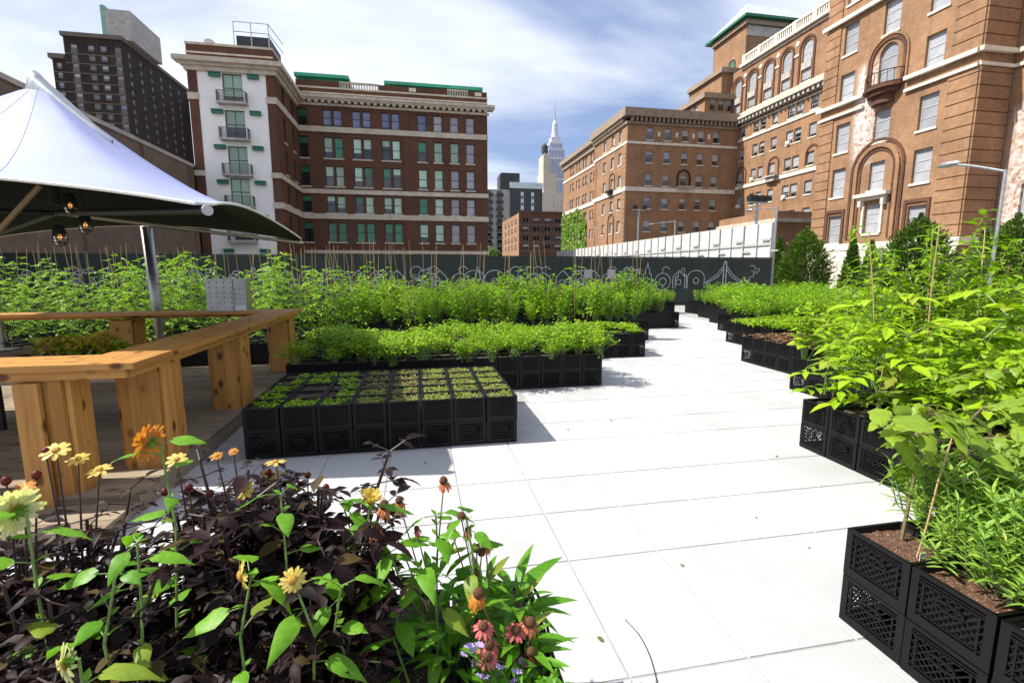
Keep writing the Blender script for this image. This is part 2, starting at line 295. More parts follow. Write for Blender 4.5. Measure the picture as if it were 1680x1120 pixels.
# ------------------------------------------------------------------ mesh builder
class MB:
    def __init__(self): self.v = []; self.f = []; self.mi = []; self.cur = 0
    def face(self, ids): self.f.append(ids); self.mi.append(self.cur)
    def quad(self, a, b, c, d):
        n = len(self.v); self.v += [tuple(a), tuple(b), tuple(c), tuple(d)]; self.face((n, n + 1, n + 2, n + 3))
    def tri(self, a, b, c):
        n = len(self.v); self.v += [tuple(a), tuple(b), tuple(c)]; self.face((n, n + 1, n + 2))
    def box(self, x0, x1, y0, y1, z0, z1):
        n = len(self.v)
        self.v += [(x0, y0, z0), (x1, y0, z0), (x1, y1, z0), (x0, y1, z0), (x0, y0, z1), (x1, y0, z1), (x1, y1, z1), (x0, y1, z1)]
        for q in ((0, 3, 2, 1), (4, 5, 6, 7), (0, 1, 5, 4), (1, 2, 6, 5), (2, 3, 7, 6), (3, 0, 4, 7)): self.face(tuple(n + i for i in q))
    def bar(self, a, b, w, t, nrm):
        """flat bar from a to b, width w across, thickness t along nrm"""
        a = Vector(a); b = Vector(b); nrm = Vector(nrm).normalized(); d = (b - a).normalized(); s = d.cross(nrm).normalized() * (w / 2); q = nrm * (t / 2)
        n = len(self.v)
        for p in (a, b):
            for k in (-s - q, s - q, s + q, -s + q): self.v.append(tuple(p + k))
        for q4 in ((0, 1, 2, 3), (7, 6, 5, 4), (0, 4, 5, 1), (1, 5, 6, 2), (2, 6, 7, 3), (3, 7, 4, 0)): self.face(tuple(n + i for i in q4))
    def tube(self, pts, rads, k=6, cap=True):
        pts = [Vector(p) for p in pts]
        if isinstance(rads, (int, float)): rads = [rads] * len(pts)
        elif len(rads) == 2 and len(pts) != 2: rads = [rads[0] + (rads[1] - rads[0]) * i / (len(pts) - 1) for i in range(len(pts))]
        n = len(self.v); up = None
        for i, p in enumerate(pts):
            d = (pts[min(i + 1, len(pts) - 1)] - pts[max(i - 1, 0)]).normalized()
            if up is None: up = d.orthogonal().normalized()
            up = (up - d * up.dot(d))
            up = up.normalized() if up.length > 1e-6 else d.orthogonal().normalized()
            s = d.cross(up)
            for j in range(k):
                a = 2 * math.pi * j / k; self.v.append(tuple(p + (up * math.cos(a) + s * math.sin(a)) * rads[i]))
        for i in range(len(pts) - 1):
            for j in range(k):
                self.face((n + i * k + j, n + i * k + (j + 1) % k, n + (i + 1) * k + (j + 1) % k, n + (i + 1) * k + j))
        if cap:
            self.face(tuple(n + j for j in reversed(range(k)))); m = n + (len(pts) - 1) * k; self.face(tuple(m + j for j in range(k)))
    def lathe(self, prof, k=12, c=(0, 0, 0), axis=None, up=None):
        q = Quaternion() if axis is None else Vector((0, 0, 1)).rotation_difference(Vector(axis)); c = Vector(c); n = len(self.v)
        for (r, z) in prof:
            for j in range(k):
                a = 2 * math.pi * j / k; self.v.append(tuple(c + q @ Vector((r * math.cos(a), r * math.sin(a), z))))
        for i in range(len(prof) - 1):
            for j in range(k):
                self.face((n + i * k + j, n + i * k + (j + 1) % k, n + (i + 1) * k + (j + 1) % k, n + (i + 1) * k + j))
    def prism(self, poly, z0, z1):
        n = len(self.v); k = len(poly)
        self.v += [(p[0], p[1], z0) for p in poly] + [(p[0], p[1], z1) for p in poly]
        self.face(tuple(n + i for i in reversed(range(k)))); self.face(tuple(n + k + i for i in range(k)))
        for i in range(k): self.face((n + i, n + (i + 1) % k, n + k + (i + 1) % k, n + k + i))
    PROF = {'ovate': (0.12, 0.78, 1.0, 0.62, 0.0), 'heart': (0.28, 0.86, 1.0, 0.9, 0.66, 0.34, 0.0), 'lance': (0.2, 0.62, 0.92, 1.0, 0.8, 0.45, 0.0), 'small': (0.15, 1.0, 0.0), 'petal': (0.35, 0.85, 1.0, 0.45),
            'lobed': (0.12, 0.55, 0.92, 0.98, 0.80, 0.86, 0.78, 0.5, 0.42, 0.2, 0.0)}
    def leaf(self, pos, d, nrm, L, W, kind='ovate', droop=0.25, fold=0.18, twist=0.0):
        pos = Vector(pos); d = Vector(d).normalized(); nrm = Vector(nrm); nrm = nrm - d * nrm.dot(d)
        nrm = nrm.normalized() if nrm.length > 1e-5 else d.orthogonal().normalized()
        s = d.cross(nrm)
        pr = self.PROF[kind]; k = len(pr) - 1; n = len(self.v)
        if kind in ('lobed', 'heart'):
            ph = rnd.uniform(0, 6.28)
            for i, wv in enumerate(pr):
                t = i / k; c = pos + d * (L * t) - nrm * (droop * L * t * t); hw = wv * W / 2
                for cc in (-1, -0.5, 0, 0.5, 1):
                    q = c + s * (hw * cc) + nrm * (hw * (fold * 1.3 * abs(cc) - 0.35 * cc * cc * (0.6 + t)) + abs(cc) * W * 0.045 * math.sin(t * 13 + ph + cc * 2))
                    self.v.append(tuple(q - d * (L * 0.1 * abs(cc) * (1 - t))))
            for i in range(k):
                for j in range(4):
                    a = n + 5 * i + j; self.face((a, a + 1, a + 6, a + 5))
            return
        for i, wv in enumerate(pr):
            t = i / k
            c = pos + d * (L * t) - nrm * (droop * L * t * t)
            hw = wv * W / 2
            self.v.append(tuple(c - s * hw + nrm * (fold * hw))); self.v.append(tuple(c)); self.v.append(tuple(c + s * hw + nrm * (fold * hw)))
        for i in range(k):
            a = n + 3 * i
            if i == k - 1 and pr[-1] == 0.0:
                self.face((a, a + 1, a + 4)); self.face((a + 1, a + 2, a + 4))
            else:
                self.face((a, a + 1, a + 4, a + 3)); self.face((a + 1, a + 2, a + 5, a + 4))
    def mesh(self, name, mats, smooth=False):
        me = bpy.data.meshes.new(name); me.from_pydata(self.v, [], self.f)
        for m in (mats if isinstance(mats, (list, tuple)) else [mats]): me.materials.append(M[m] if isinstance(m, str) else m)
        if any(self.mi): me.polygons.foreach_set('material_index', self.mi)
        if smooth: me.polygons.foreach_set('use_smooth', [True] * len(self.f))
        me.update(); return me
    def build(self, name, mats, parent=None, loc=(0, 0, 0), smooth=False):
        return link(name, self.mesh(name, mats, smooth), parent, loc)
def link(name, me, parent=None, loc=(0, 0, 0), rz=0.0, s=None):
    o = bpy.data.objects.new(name, me); col.objects.link(o); o.location = loc
    if rz: o.rotation_euler = (0, 0, rz)
    if s: o.scale = (s, s, s) if isinstance(s, (int, float)) else s
    if parent: o.parent = parent
    return o
def tag(o, label=None, cat=None, group=None, kind=None):
    if label: o['label'] = label
    if cat: o['category'] = cat
    if group: o['group'] = group
    if kind: o['kind'] = kind
    return o
def thing(name, label, cat, loc=(0, 0, 0), rz=0.0, group=None):
    o = link(name, None, None, loc, rz); o.empty_display_size = 0.1
    return tag(o, label, cat, group)
def rv(a=1.0): return Vector((rnd.uniform(-a, a), rnd.uniform(-a, a), rnd.uniform(-a, a)))
def polar(az, el): return Vector((math.cos(az) * math.cos(el), math.sin(az) * math.cos(el), math.sin(el)))
UP = Vector((0, 0, 1))

# ================================================================== GROUND
b = MB(); b.quad((-4000, -3000, -0.03), (4000, -3000, -0.03), (4000, 6000, -0.03), (-4000, 6000, -0.03))
tag(b.build('ground', 'street'), kind='structure')
pave = MB(); pave.box(-26, 24, -4, 24.5, -0.026, -0.006)
pav = tag(pave.build('pavement', 'grout'), kind='structure')
# pavers: 0.6 m wide rows of 0.6 and 0.9 m
xs = [0.289 + 0.598 * k for k in range(-6, 18)]
ys = [0.57, 1.17, 1.79, 2.69, 3.30, 3.91, 4.81]
while ys[-1] < 23.3: ys.append(ys[-1] + (0.61, 0.61, 0.9)[len(ys) % 3])
pm = {}
def paver_mesh(dx, dy):
    key = (round(dx, 2), round(dy, 2))
    if key not in pm:
        b = MB(); g = 0.0035; e = 0.0045; x0, x1, y0, y1 = g, dx - g, g, dy - g
        b.quad((x0 + e, y0 + e, 0), (x1 - e, y0 + e, 0), (x1 - e, y1 - e, 0), (x0 + e, y1 - e, 0))
        lo = [(x0, y0, -0.012), (x1, y0, -0.012), (x1, y1, -0.012), (x0, y1, -0.012)]; hi = [(x0 + e, y0 + e, 0), (x1 - e, y0 + e, 0), (x1 - e, y1 - e, 0), (x0 + e, y1 - e, 0)]
        for i in range(4): j = (i + 1) % 4; b.quad(lo[i], lo[j], hi[j], hi[i])
        pm[key] = b.mesh('paver', 'paver')
    return pm[key]
def walk(x, y):   # the diagonal walkway left open between the beds
    xl = 0.9 + (y - 4.85) * 0.80 if y > 4.8 else (-2.2 if y > 1.9 else 0.3)
    xr = 2.4 + max(0, y - 1.4) * 0.62
    if y > 12: xl = 5.5 + (y - 12) * 0.6
    return xl - 0.9 < x < xr + 0.9
cand = []; rest = MB()
for j in range(len(ys) - 1):
    for i in range(len(xs) - 1):
        x0, y0, dx, dy = xs[i], ys[j], xs[i + 1] - xs[i], ys[j + 1] - ys[j]
        if walk(x0 + dx / 2, y0 + dy / 2): cand.append((x0 * x0 + y0 * y0, x0, y0, dx, dy))
cand.sort()
for k, (q, x0, y0, dx, dy) in enumerate(cand):
    if k < 300:
        o = link('paver', paver_mesh(dx, dy), pav, (x0, y0, rnd.uniform(-0.0008, 0.0008)))
    else:
        g = 0.004; rest.quad((x0 + g, y0 + g, 0), (x0 + dx - g, y0 + g, 0), (x0 + dx - g, y0 + dy - g, 0), (x0 + g, y0 + dy - g, 0))
if rest.v: tag(rest.build('paver_field', 'paver', pav), kind='stuff')

# ================================================================== BUILDINGS
class Facade:
    """a wall plane: o = world point at u=0,z=0 ; U along the wall ; Nn outward normal"""
    def __init__(s, root, o, U, Nn): s.root = root; s.o = Vector(o); s.U = Vector(U); s.N = Vector(Nn); s.flip = s.U.cross(UP).dot(s.N) < 0
    def P(s, u, z, d=0.0): return s.o + s.U * u + UP * z + s.N * d
    def q(s, b, a, c, e, f):
        if s.flip: b.quad(a, f, e, c)
        else: b.quad(a, c, e, f)
    def box(s, b, u0, u1, z0, z1, d0, d1):
        p = [s.P(u, z, d) for d in (d0, d1) for z in (z0, z1) for u in (u0, u1)]
        n = len(b.v); b.v += [tuple(x) for x in p]
        for q4 in ((4, 5, 7, 6), (1, 0, 2, 3), (0, 4, 6, 2), (5, 1, 3, 7), (6, 7, 3, 2), (0, 1, 5, 4)):
            b.face(tuple(n + i for i in (reversed(q4) if s.flip else q4)))
    def part(s, name, mat, rects, parent=None):
        if len(rects) > 1 and name in ('string_course', 'brick_panel', 'wall_pier', 'attic_panel', 'parapet_block', 'parapet_panel', 'spandrel', 'impost_band', 'pale_strip', 'strip_window', 'floor_band', 'pier'):
            return [s.part(name, mat, [q], parent) for q in rects][0]
        b = MB()
        for r in rects: s.box(b, *r)
        return b.build(name, mat, parent or s.root)
    def wall(s, u0, u1, z0, z1, holes, mat, rev=0.22, name='wall'):
        """holes: (uc, zc, w, h, arch)"""
        H = [(h[0] - h[2] / 2, h[0] + h[2] / 2, h[1] - h[3] / 2, h[1] + h[3] / 2, (h[4] if len(h) > 4 else 0)) for h in holes]
        us = sorted({u0, u1, *[x for h in H for x in h[:2]]}); zs = sorted({z0, z1, *[x for h in H for x in h[2:4]]})
        b = MB()
        for i in range(len(us) - 1):
            if us[i + 1] - us[i] < 1e-5: continue
            um = (us[i] + us[i + 1]) / 2; run = None
            colh = [h for h in H if h[0] < um < h[1]]
            start = z0
            for h in sorted(colh, key=lambda h: h[2]):
                if h[2] > start + 1e-5: s.q(b, s.P(us[i], start), s.P(us[i + 1], start), s.P(us[i + 1], h[2]), s.P(us[i], h[2]))
                start = max(start, h[3])
            if z1 > start + 1e-5: s.q(b, s.P(us[i], start), s.P(us[i + 1], start), s.P(us[i + 1], z1), s.P(us[i], z1))
        for a, c, e, f, arch in H:
            r = (c - a) / 2; ft = f - r if arch else f
            s.q(b, s.P(a, e), s.P(a, ft), s.P(a, ft, -rev), s.P(a, e, -rev)) if False else None
            for (p, q2) in (((a, e), (a, ft)), ((c, ft), (c, e)), ((c, e), (a, e))) + (() if arch else (((a, f), (c, f)),)):
                b.quad(s.P(*p), s.P(*q2), s.P(*q2, -rev), s.P(*p, -rev))
            if arch:
                uc = (a + c) / 2; K = 10
                arc = [(uc - r * math.cos(math.pi * t / K), ft + r * math.sin(math.pi * t / K)) for t in range(K + 1)]
                for t in range(K):
                    p, q2 = arc[t], arc[t + 1]; cu = a if t < K / 2 else c
                    b.tri(s.P(*p), s.P(*q2), s.P(cu, f)); b.quad(s.P(*p), s.P(*q2), s.P(*q2, -rev), s.P(*p, -rev))
        return b.build(name, mat, s.root)
WINM = {}
def window(F, uc, zc, ww, h, frame='frame_dark', glass='glass', blind=None, bf=0.0, bars=(0, 1), sill=None, dep=0.16, arch=False, fw=0.07):
    """frame mesh (part) with pane, blind and sill as sub-parts; meshes are shared between alike windows"""
    key = (tuple(F.U), tuple(F.N), round(ww, 2), round(h, 2), bars, arch, fw)
    if key not in WINM:
        L = Facade(None, (0, 0, 0), F.U, F.N); b = MB(); d0, d1 = -0.05, 0.0
        if arch:
            r = ww / 2; zt = h / 2 - r; K = 10
            for a, c in (((-r, -h / 2), (-r, zt)), ((r, -h / 2), (r, zt)), ((-r, -h / 2 + fw / 2), (r, -h / 2 + fw / 2))): b.bar(L.P(*a, -0.03), L.P(*c, -0.03), fw * 1.6, 0.06, F.N)
            for t in range(K): 
                p = [(-r * math.cos(math.pi * x / K), zt + r * math.sin(math.pi * x / K)) for x in (t, t + 1)]
                b.bar(L.P(*p[0], -0.03), L.P(*p[1], -0.03), fw * 1.6, 0.06, F.N)
            ztop = zt + r
        else:
            L.box(b, -ww / 2, -ww / 2 + fw, -h / 2, h / 2, d0, d1); L.box(b, ww / 2 - fw, ww / 2, -h / 2, h / 2, d0, d1)
            L.box(b, -ww / 2 + fw, ww / 2 - fw, -h / 2, -h / 2 + fw, d0, d1); L.box(b, -ww / 2 + fw, ww / 2 - fw, h / 2 - fw, h / 2, d0, d1)
        iu, iz = ww / 2 - fw, h / 2 - fw
        for k in range(bars[0]): u = -iu + 2 * iu * (k + 1) / (bars[0] + 1); L.box(b, u - 0.025, u + 0.025, -iz, iz, -0.045, -0.005)
        for k in range(bars[1]): z = -iz + 2 * iz * (k + 1) / (bars[1] + 1); L.box(b, -iu, iu, z - 0.03, z + 0.03, -0.048, -0.002)
        b2 = MB()
        if arch:
            r = ww / 2; zt = h / 2 - r; n = 0
            b2.v = [tuple(L.P(-r, -h / 2, -0.04)), tuple(L.P(r, -h / 2, -0.04))] + [tuple(L.P(r * math.cos(math.pi * t / 12), zt + r * math.sin(math.pi * t / 12), -0.04)) for t in range(13)]
            b2.face(tuple(range(15)))
        else:
            L.q(b2, L.P(-iu, -iz, -0.04), L.P(iu, -iz, -0.04), L.P(iu, iz, -0.04), L.P(-iu, iz, -0.04))
        WINM[key] = (b.mesh('window', frame), b2.mesh('pane', glass))
    fm, pmesh = WINM[key]
    kf = key + (frame,); kp = key + (glass, 'p')
    if kf not in WINM: c = fm.copy(); c.materials[0] = M[frame]; WINM[kf] = c
    if kp not in WINM: c = pmesh.copy(); c.materials[0] = M[glass]; WINM[kp] = c
    o = link('window', WINM[kf], F.root, F.P(uc, zc, -dep))
    link('pane', WINM[kp], o)
    if blind and bf > 0.05:
        kb = key + (blind, round(bf, 1))
        if kb not in WINM:
            L = Facade(None, (0, 0, 0), F.U, F.N); b = MB(); iu, iz = ww / 2 - fw, h / 2 - fw
            L.q(b, L.P(-iu, iz - 2 * iz * round(bf, 1), -0.034), L.P(iu, iz - 2 * iz * round(bf, 1), -0.034), L.P(iu, iz, -0.034), L.P(-iu, iz, -0.034))
            WINM[kb] = b.mesh('blind', blind)
        link('blind', WINM[kb], o)
    if sill:
        ks = key + (sill, 's')
        if ks not in WINM:
            L = Facade(None, (0, 0, 0), F.U, F.N); b = MB(); L.box(b, -ww / 2 - 0.1, ww / 2 + 0.1, -h / 2 - 0.16, -h / 2 - 0.004, 0.0, dep + 0.09)
            WINM[ks] = b.mesh('sill', sill)
        link('sill', WINM[ks], o)
    return o
def core(root, x0, x1, y0, y1, z1, mat='brick_brown', roof='stone_grey', ins=0.35, z0=-0.5):
    b = MB(); b.box(x0 + ins, x1 - ins, y0 + ins, y1 - ins, z0, z1); return b.build('inner_block', mat, root)
def modillions(F, u0, u1, z0, z1, proj, mat, step=0.9, wd=0.4, parent=None):
    n = max(1, int((u1 - u0) / step)); b = MB(); Facade(None, (0, 0, 0), F.U, F.N).box(b, -wd / 2, wd / 2, z0, z1, 0.003, proj); me = b.mesh('modillion', mat)
    for k in range(n): link('modillion', me, parent or F.root, F.P(u0 + (u1 - u0) * (k + 0.5) / n, 0))
def ring(F, uc, zc, r, wd, proj, mat, name='arch_ring', z_leg=0.0, K=14, parent=None):
    b = MB()
    pts = [(uc - r * math.cos(math.pi * t / K), zc + r * math.sin(math.pi * t / K)) for t in range(K + 1)]
    if z_leg: pts = [(uc - r, zc - z_leg)] + pts + [(uc + r, zc - z_leg)]
    for p, q in zip(pts, pts[1:]): b.bar(F.P(*p, proj / 2), F.P(*q, proj / 2), wd, proj, F.N)
    return b.build(name, mat, parent or F.root)
XA, YA = Vector((1, 0, 0)), Vector((0, 1, 0))

# ---------------- hospital block with the white stuccoed end (left centre)
t = thing('hospital_wing', 'dark red brick wing with limestone bands beside the white stuccoed end', 'building', (-2, 62, 0))
t.location = (0, 0, 0)
F = Facade(t, (0, 62, 0), XA, -YA)
rowsB = [(19.35, 1.85), (16.05, 2.35), (12.85, 2.3), (9.65, 1.95), (6.4, 2.25), (2.6, 2.2)]
colsB = [(-12.5, 1.05)] + [(x, 0.95) for x in (-9.8, -8.65, -6.55, -5.4, -3.25, -2.1)] + [(x, 1.05) for x in (0.97, 2.87, 4.85, 6.78)]
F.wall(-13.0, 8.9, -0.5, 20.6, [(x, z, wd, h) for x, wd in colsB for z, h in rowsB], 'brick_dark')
for x, wd in colsB:
    for z, h in rowsB:
        k = rnd.random()
        if x < -12: bl, bf = 'blind_deep', rnd.choice((0.0, 0.3, 0.5))
        elif z > 19: bl, bf = ('blind_blue', rnd.choice((0.5, 0.9, 1.0))) if x < 2 else ('blind_grey', 1.0)
        elif x > 1.5: bl, bf = ('blind_green' if x < 4 or k < 0.3 else 'blind_grey', rnd.choice((0.7, 0.9, 1.0, 1.0)))
        else: bl, bf = ('blind_green', rnd.choice((0.3, 0.5, 0.7, 0.9, 1.0))) if k < 0.62 else ('blind_deep', rnd.choice((0.5, 1.0)))
        window(F, x, z, wd, h, 'frame_dark', 'glass', bl, bf, (0, 1), 'stone' if z < 17 else None)
for z0, z1 in ((17.75, 18.35), (10.85, 11.35), (7.95, 8.55), (3.9, 4.3)):
    F.part('string_course', 'stone', [(-12.98, 8.98, z0, z1, 0.003, 0.14)])
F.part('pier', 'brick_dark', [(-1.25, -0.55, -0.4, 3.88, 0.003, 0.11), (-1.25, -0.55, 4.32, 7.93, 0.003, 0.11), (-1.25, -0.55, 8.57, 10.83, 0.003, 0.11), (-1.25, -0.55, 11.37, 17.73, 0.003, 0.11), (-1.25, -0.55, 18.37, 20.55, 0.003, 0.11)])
cn = F.part('cornice', 'stone', [(-12.9, 9.1, 20.6, 20.85, 0.003, 0.25), (-12.9, 9.75, 21.3, 21.62, -0.2, 0.85), (-12.9, 9.6, 21.1, 21.3, -0.2, 0.7)])
modillions(F, -12.6, 9.0, 20.86, 21.09, 0.62, 'stone', 0.72, 0.36, cn)
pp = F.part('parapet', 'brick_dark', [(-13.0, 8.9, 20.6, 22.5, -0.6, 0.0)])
F.part('parapet_coping', 'stone', [(-13.0, 8.95, 22.5, 22.68, -0.65, 0.06), (-13.0, 8.95, 21.95, 22.1, 0.003, 0.05)], pp)
for u0, u1 in ((-8.3, -3.9), (4.1, 6.6)):
    bal = MB()
    F.box(bal, u0, u1, 23.25, 23.4, -0.4, -0.05)
    n = int((u1 - u0) / 0.3)
    for k in range(n + 1): u = u0 + 0.08 + (u1 - u0 - 0.16) * k / n; F.box(bal, u - 0.07, u + 0.07, 22.69, 23.25, -0.3, -0.15)
    bal.build('balustrade', 'stone', t)
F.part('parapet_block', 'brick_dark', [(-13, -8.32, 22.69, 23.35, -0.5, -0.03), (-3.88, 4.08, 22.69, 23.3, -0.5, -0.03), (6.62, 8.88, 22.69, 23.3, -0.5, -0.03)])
F.part('parapet_panel', 'stone_pale', [(-0.4, 0.4, 22.8, 23.2, -0.028, 0.03), (7.4, 8.2, 22.8, 23.2, -0.028, 0.03)])
core(t, -13.2, 8.9, 62, 78, 22.3)
for x0, x1, za, zb in ((-13.0, -7.6, 23.9, 24.55), (-3.0, 8.2, 23.6, 24.3)):
    rs = thing('roof_shelter', 'bright green roof shelter above the brick parapet, ' + ('beside the white stuccoed end' if x0 < -5 else 'longer one with dark openings'), 'roof shelter', (0, 0, 0))
    b = MB(); b.box(x0 + 0.3, x1 - 0.3, 63.6, 68, 22.3, zb - 0.5); b.build('shelter_wall', 'green_metal', rs)
    b = MB(); b.prism([(x0 - 0.3, 62.9), (x1 + 0.3, 62.9), (x1 + 0.3, 68.5), (x0 - 0.3, 68.5)], zb - 0.5, zb - 0.15); b.box(x0, x1, 63.3, 68.2, zb - 0.15, zb); b.build('shelter_roof', 'green_metal', rs)
    if x0 > -5:
        for u in (-1.2, 2.0, 5.6): 
            b = MB(); b.box(u - 0.9, u + 0.9, 63.55, 63.597, 23.1, 23.75); b.build('opening', 'charcoal', rs)

t = thing('stucco_wing', 'brick corner wing with white stuccoed face, iron balconies and green vent hoods', 'building', (0, 0, 0))
F = Facade(t, (0, 53, 0), XA, -YA)
xl, xr, wl, wr = -20.55, -13.0, -19.75, -13.75
zw = []
for v0, v1 in ((124, 165), (184, 224), (242, 283), (298, 331), (358, 386)):
    z1 = PY(383, v0, 53).z; z0 = PY(383, v1, 53).z; zw.append(((z0 + z1) / 2, 2.55))
wc = -16.75
F.wall(wl, wr, -0.5, 20.3, [(wc, z, 1.75, h) for z, h in zw], 'stucco', 0.25, 'stucco_face')
for (z, h) in zw:
    window(F, wc, z, 1.75, h, 'frame_dark', 'glass', 'blind_green', rnd.choice((0.6, 0.8, 1.0)), (1, 1), None, 0.2)
    bl = F.part('balcony', 'stone_grey', [(wc - 1.3, wc + 1.3, z - h / 2 - 0.32, z - h / 2 - 0.12, 0.003, 0.75)])
    r = MB(); zb0 = z - h / 2 - 0.119; zt0 = zb0 + 0.95
    F.box(r, wc - 1.28, wc + 1.28, zt0 - 0.06, zt0, 0.68, 0.73)
    for sx in (-1.28, 1.23): F.box(r, wc + sx, wc + sx + 0.05, zt0 - 0.06, zt0, 0.01, 0.679)
    for k in range(18): u = wc - 1.25 + 2.5 * k / 17; F.box(r, u - 0.018, u + 0.018, zb0, zt0 - 0.061, 0.69, 0.72)
    for k in range(5):
        for sx in (-1.28, 1.23): F.box(r, wc + sx, wc + sx + 0.04, zb0, zt0 - 0.061, 0.05 + k * 0.14, 0.08 + k * 0.14)
    r.build('balcony_railing', 'railing', bl)
for v, du in ((123, 0), (183, 0), (241, 0), (298, 0), (355, 0), (411, 0)):
    z = PY(345, v, 53).z
    for uc in (-18.2, -14.85):
        h = MB(); F.box(h, uc - 0.48, uc + 0.48, z - 0.17, z + 0.12, 0.003, 0.32); F.box(h, uc - 0.5, uc + 0.5, z + 0.121, z + 0.18, 0.003, 0.4); h.build('vent_hood', 'green_dark', t)
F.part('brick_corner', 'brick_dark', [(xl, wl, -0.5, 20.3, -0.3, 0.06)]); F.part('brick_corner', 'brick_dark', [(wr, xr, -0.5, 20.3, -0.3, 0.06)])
S = Facade(t, (xr, 53.3, 0), YA, XA)
sw = [(u, z, 1.0, h) for u in (2.6, 6.3) for z, h in rowsB]
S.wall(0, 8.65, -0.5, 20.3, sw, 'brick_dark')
for u, z, ww, h in sw: window(S, u, z, ww, h, 'frame_dark', 'glass', 'blind_deep', rnd.choice((0, 0.4)), (0, 1), 'stone')
for z0, z1 in ((17.75, 18.35), (10.85, 11.35), (7.95, 8.55)):
    F.part('string_course', 'stone', [(xl - 0.1, wl + 0.05, z0, z1, 0.063, 0.16), (wr - 0.05, xr + 0.14, z0, z1, 0.063, 0.16)])
    S.part('string_course', 'stone', [(-0.3, 8.5, z0, z1, 0.003, 0.14)])
cn = F.part('cornice', 'stone', [(xl - 0.2, xr + 0.25, 20.3, 20.7, -0.3, 0.25), (xl - 0.9, xr + 0.9, 20.95, 21.35, -0.3, 0.85), (xl - 0.5, xr + 0.5, 20.7, 20.95, -0.3, 0.5)])
S.part('cornice', 'stone', [(0.003, 8.3, 20.3, 20.7, -0.3, 0.25), (0.003, 8.0, 20.95, 21.35, -0.3, 0.9), (0.003, 8.2, 20.7, 20.95, -0.3, 0.5)], None)
F.part('parapet', 'brick_dark', [(xl + 0.05, xr - 0.05, 21.35, 22.6, -0.4, 0.0)])
F.part('parapet_coping', 'stone', [(xl, xr, 22.6, 22.8, -0.45, 0.06), (xl, xr, 21.85, 22.0, 0.003, 0.05)])
S.part('parapet', 'brick_dark', [(0.11, 8.6, 21.35, 22.6, -0.4, -0.05)]); S.part('parapet_coping', 'stone', [(0.16, 8.6, 22.6, 22.8, -0.45, 0.0)])
core(t, xl, xr, 53, 75, 21.3, ins=0.42)
# west side wall
Wf = Facade(t, (xl, 53.3, 0), YA, -XA); Wf.wall(0, 22, -0.5, 22.5, [], 'brick_dark', name='side_wall')
t = thing('roof_machine', 'dark rooftop cooling unit with thin railing above the stuccoed wing', 'roof machine', (0, 0, 0))
b = MB(); b.box(-17.0, -13.9, 56, 60, 21.31, 24.9); b.build('unit', 'charcoal', t)
b = MB()
for x in (-17.1, -15.5, -13.9):
    b.tube([(x, 55.6, 21.31), (x, 55.6, 26.0)], 0.05, 5)
for z in (25.1, 26.0): b.tube([(-17.1, 55.6, z), (-13.9, 55.6, z)], 0.04, 5); b.tube([(-13.9, 55.6, z), (-13.6, 60, z)], 0.04, 5)
b.build('railing', 'metal', t)
t = thing('satellite_dish', 'small round dish on the parapet of the stuccoed wing', 'dish', (-18.8, 53.9, 21.31))
b = MB(); b.tube([(0, 0, 0), (0, 0, 1.6)], 0.06, 6); b.build('mast', 'metal', t)
b = MB(); b.lathe([(0.02, 0), (0.3, 0.05), (0.5, 0.16), (0.5, 0.19), (0.3, 0.08), (0.02, 0.03)], 16, (0.06, 0, 1.7), (0.5, -0.8, 0.35)); b.build('reflector', 'stone_pale', t, smooth=True)

# ---------------- dark apartment tower far left
t = thing('apartment_tower', 'tall dark brown apartment tower with stepped top and small white windows', 'building')
F = Facade(t, (-67, 138, 0), -XA, -YA)
rz = [PY(180, 82 + 15.7 * k, 138).z for k in range(22)]
cu = [0.9, 3.9, 6.4, 9.9]
hs = [(u, z, 1.25, 1.2) for u in cu for z in rz if z > 3]
F.wall(0, 11.9, -0.5, 55.5, hs, 'brick_brown'); 
S2 = [(13.3, z, 1.0, 1.2) for z in rz[2:] if z > 3]
F.wall(11.9, 14.6, -0.5, 50.5, S2, 'brick_brown')
for u, z, ww, h in hs + S2: window(F, u, z, ww, h, 'frame_pale', 'glass', rnd.choice(('blind_grey', 'blind_blue')), rnd.choice((0, 0.3, 0.6)), (1, 1), None, 0.12)
for z in rz: F.part('floor_band', 'band', [(0, 11.85 if z > 50 else 14.5, z - 1.5, z - 1.3, 0.003, 0.05)])
F.part('brick_panel', 'band', [(0.25, 1.6, z - 1.29, z - 0.65, 0.003, 0.04) for z in rz if z > 3] + [(9.2, 10.6, z - 1.29, z - 0.65, 0.003, 0.04) for z in rz if z > 3])
Sd = Facade(t, (-67, 138, 0), YA, XA)
hs2 = [(u, z, 1.2, 1.2) for u in (3, 8, 13, 18, 23, 28) for z in rz[:14]]
Sd.wall(0, 34.29, -0.5, 55.5, hs2, 'brick_brown')
for u, z, ww, h in hs2: window(Sd, u, z, ww, h, 'frame_pale', 'glass', 'blind_blue', rnd.choice((0, 0, 0.4)), (1, 1), None, 0.12)
F.part('roof_slab', 'band', [(-0.3, 12.3, 55.5, 56.4, -34, 0.4)]); F.part('roof_slab', 'band', [(11.95, 15.2, 50.5, 51.5, -30, 0.4)])
F.part('roof_block', 'stone_grey', [(-1.5, 3.8, 56.4, 63, -16, -2)]); F.part('roof_block_edge', 'verdigris', [(3.82, 4.7, 56.4, 63.8, -9, -2)])
core(t, -81.6, -67, 138, 172, 50.4); b = MB(); b.box(-78.5, -67.4, 138.4, 171.6, 50.41, 55.45); b.build('inner_block', 'brick_brown', t)
t = thing('apartment_annex', 'dark plain block adjoining the brown apartment tower', 'building')
Fd = Facade(t, (-66.9, 172.3, 0), XA, -YA); hs = [(u, z, 1.2, 1.2) for u in (3, 8) for z in rz[3:14]]
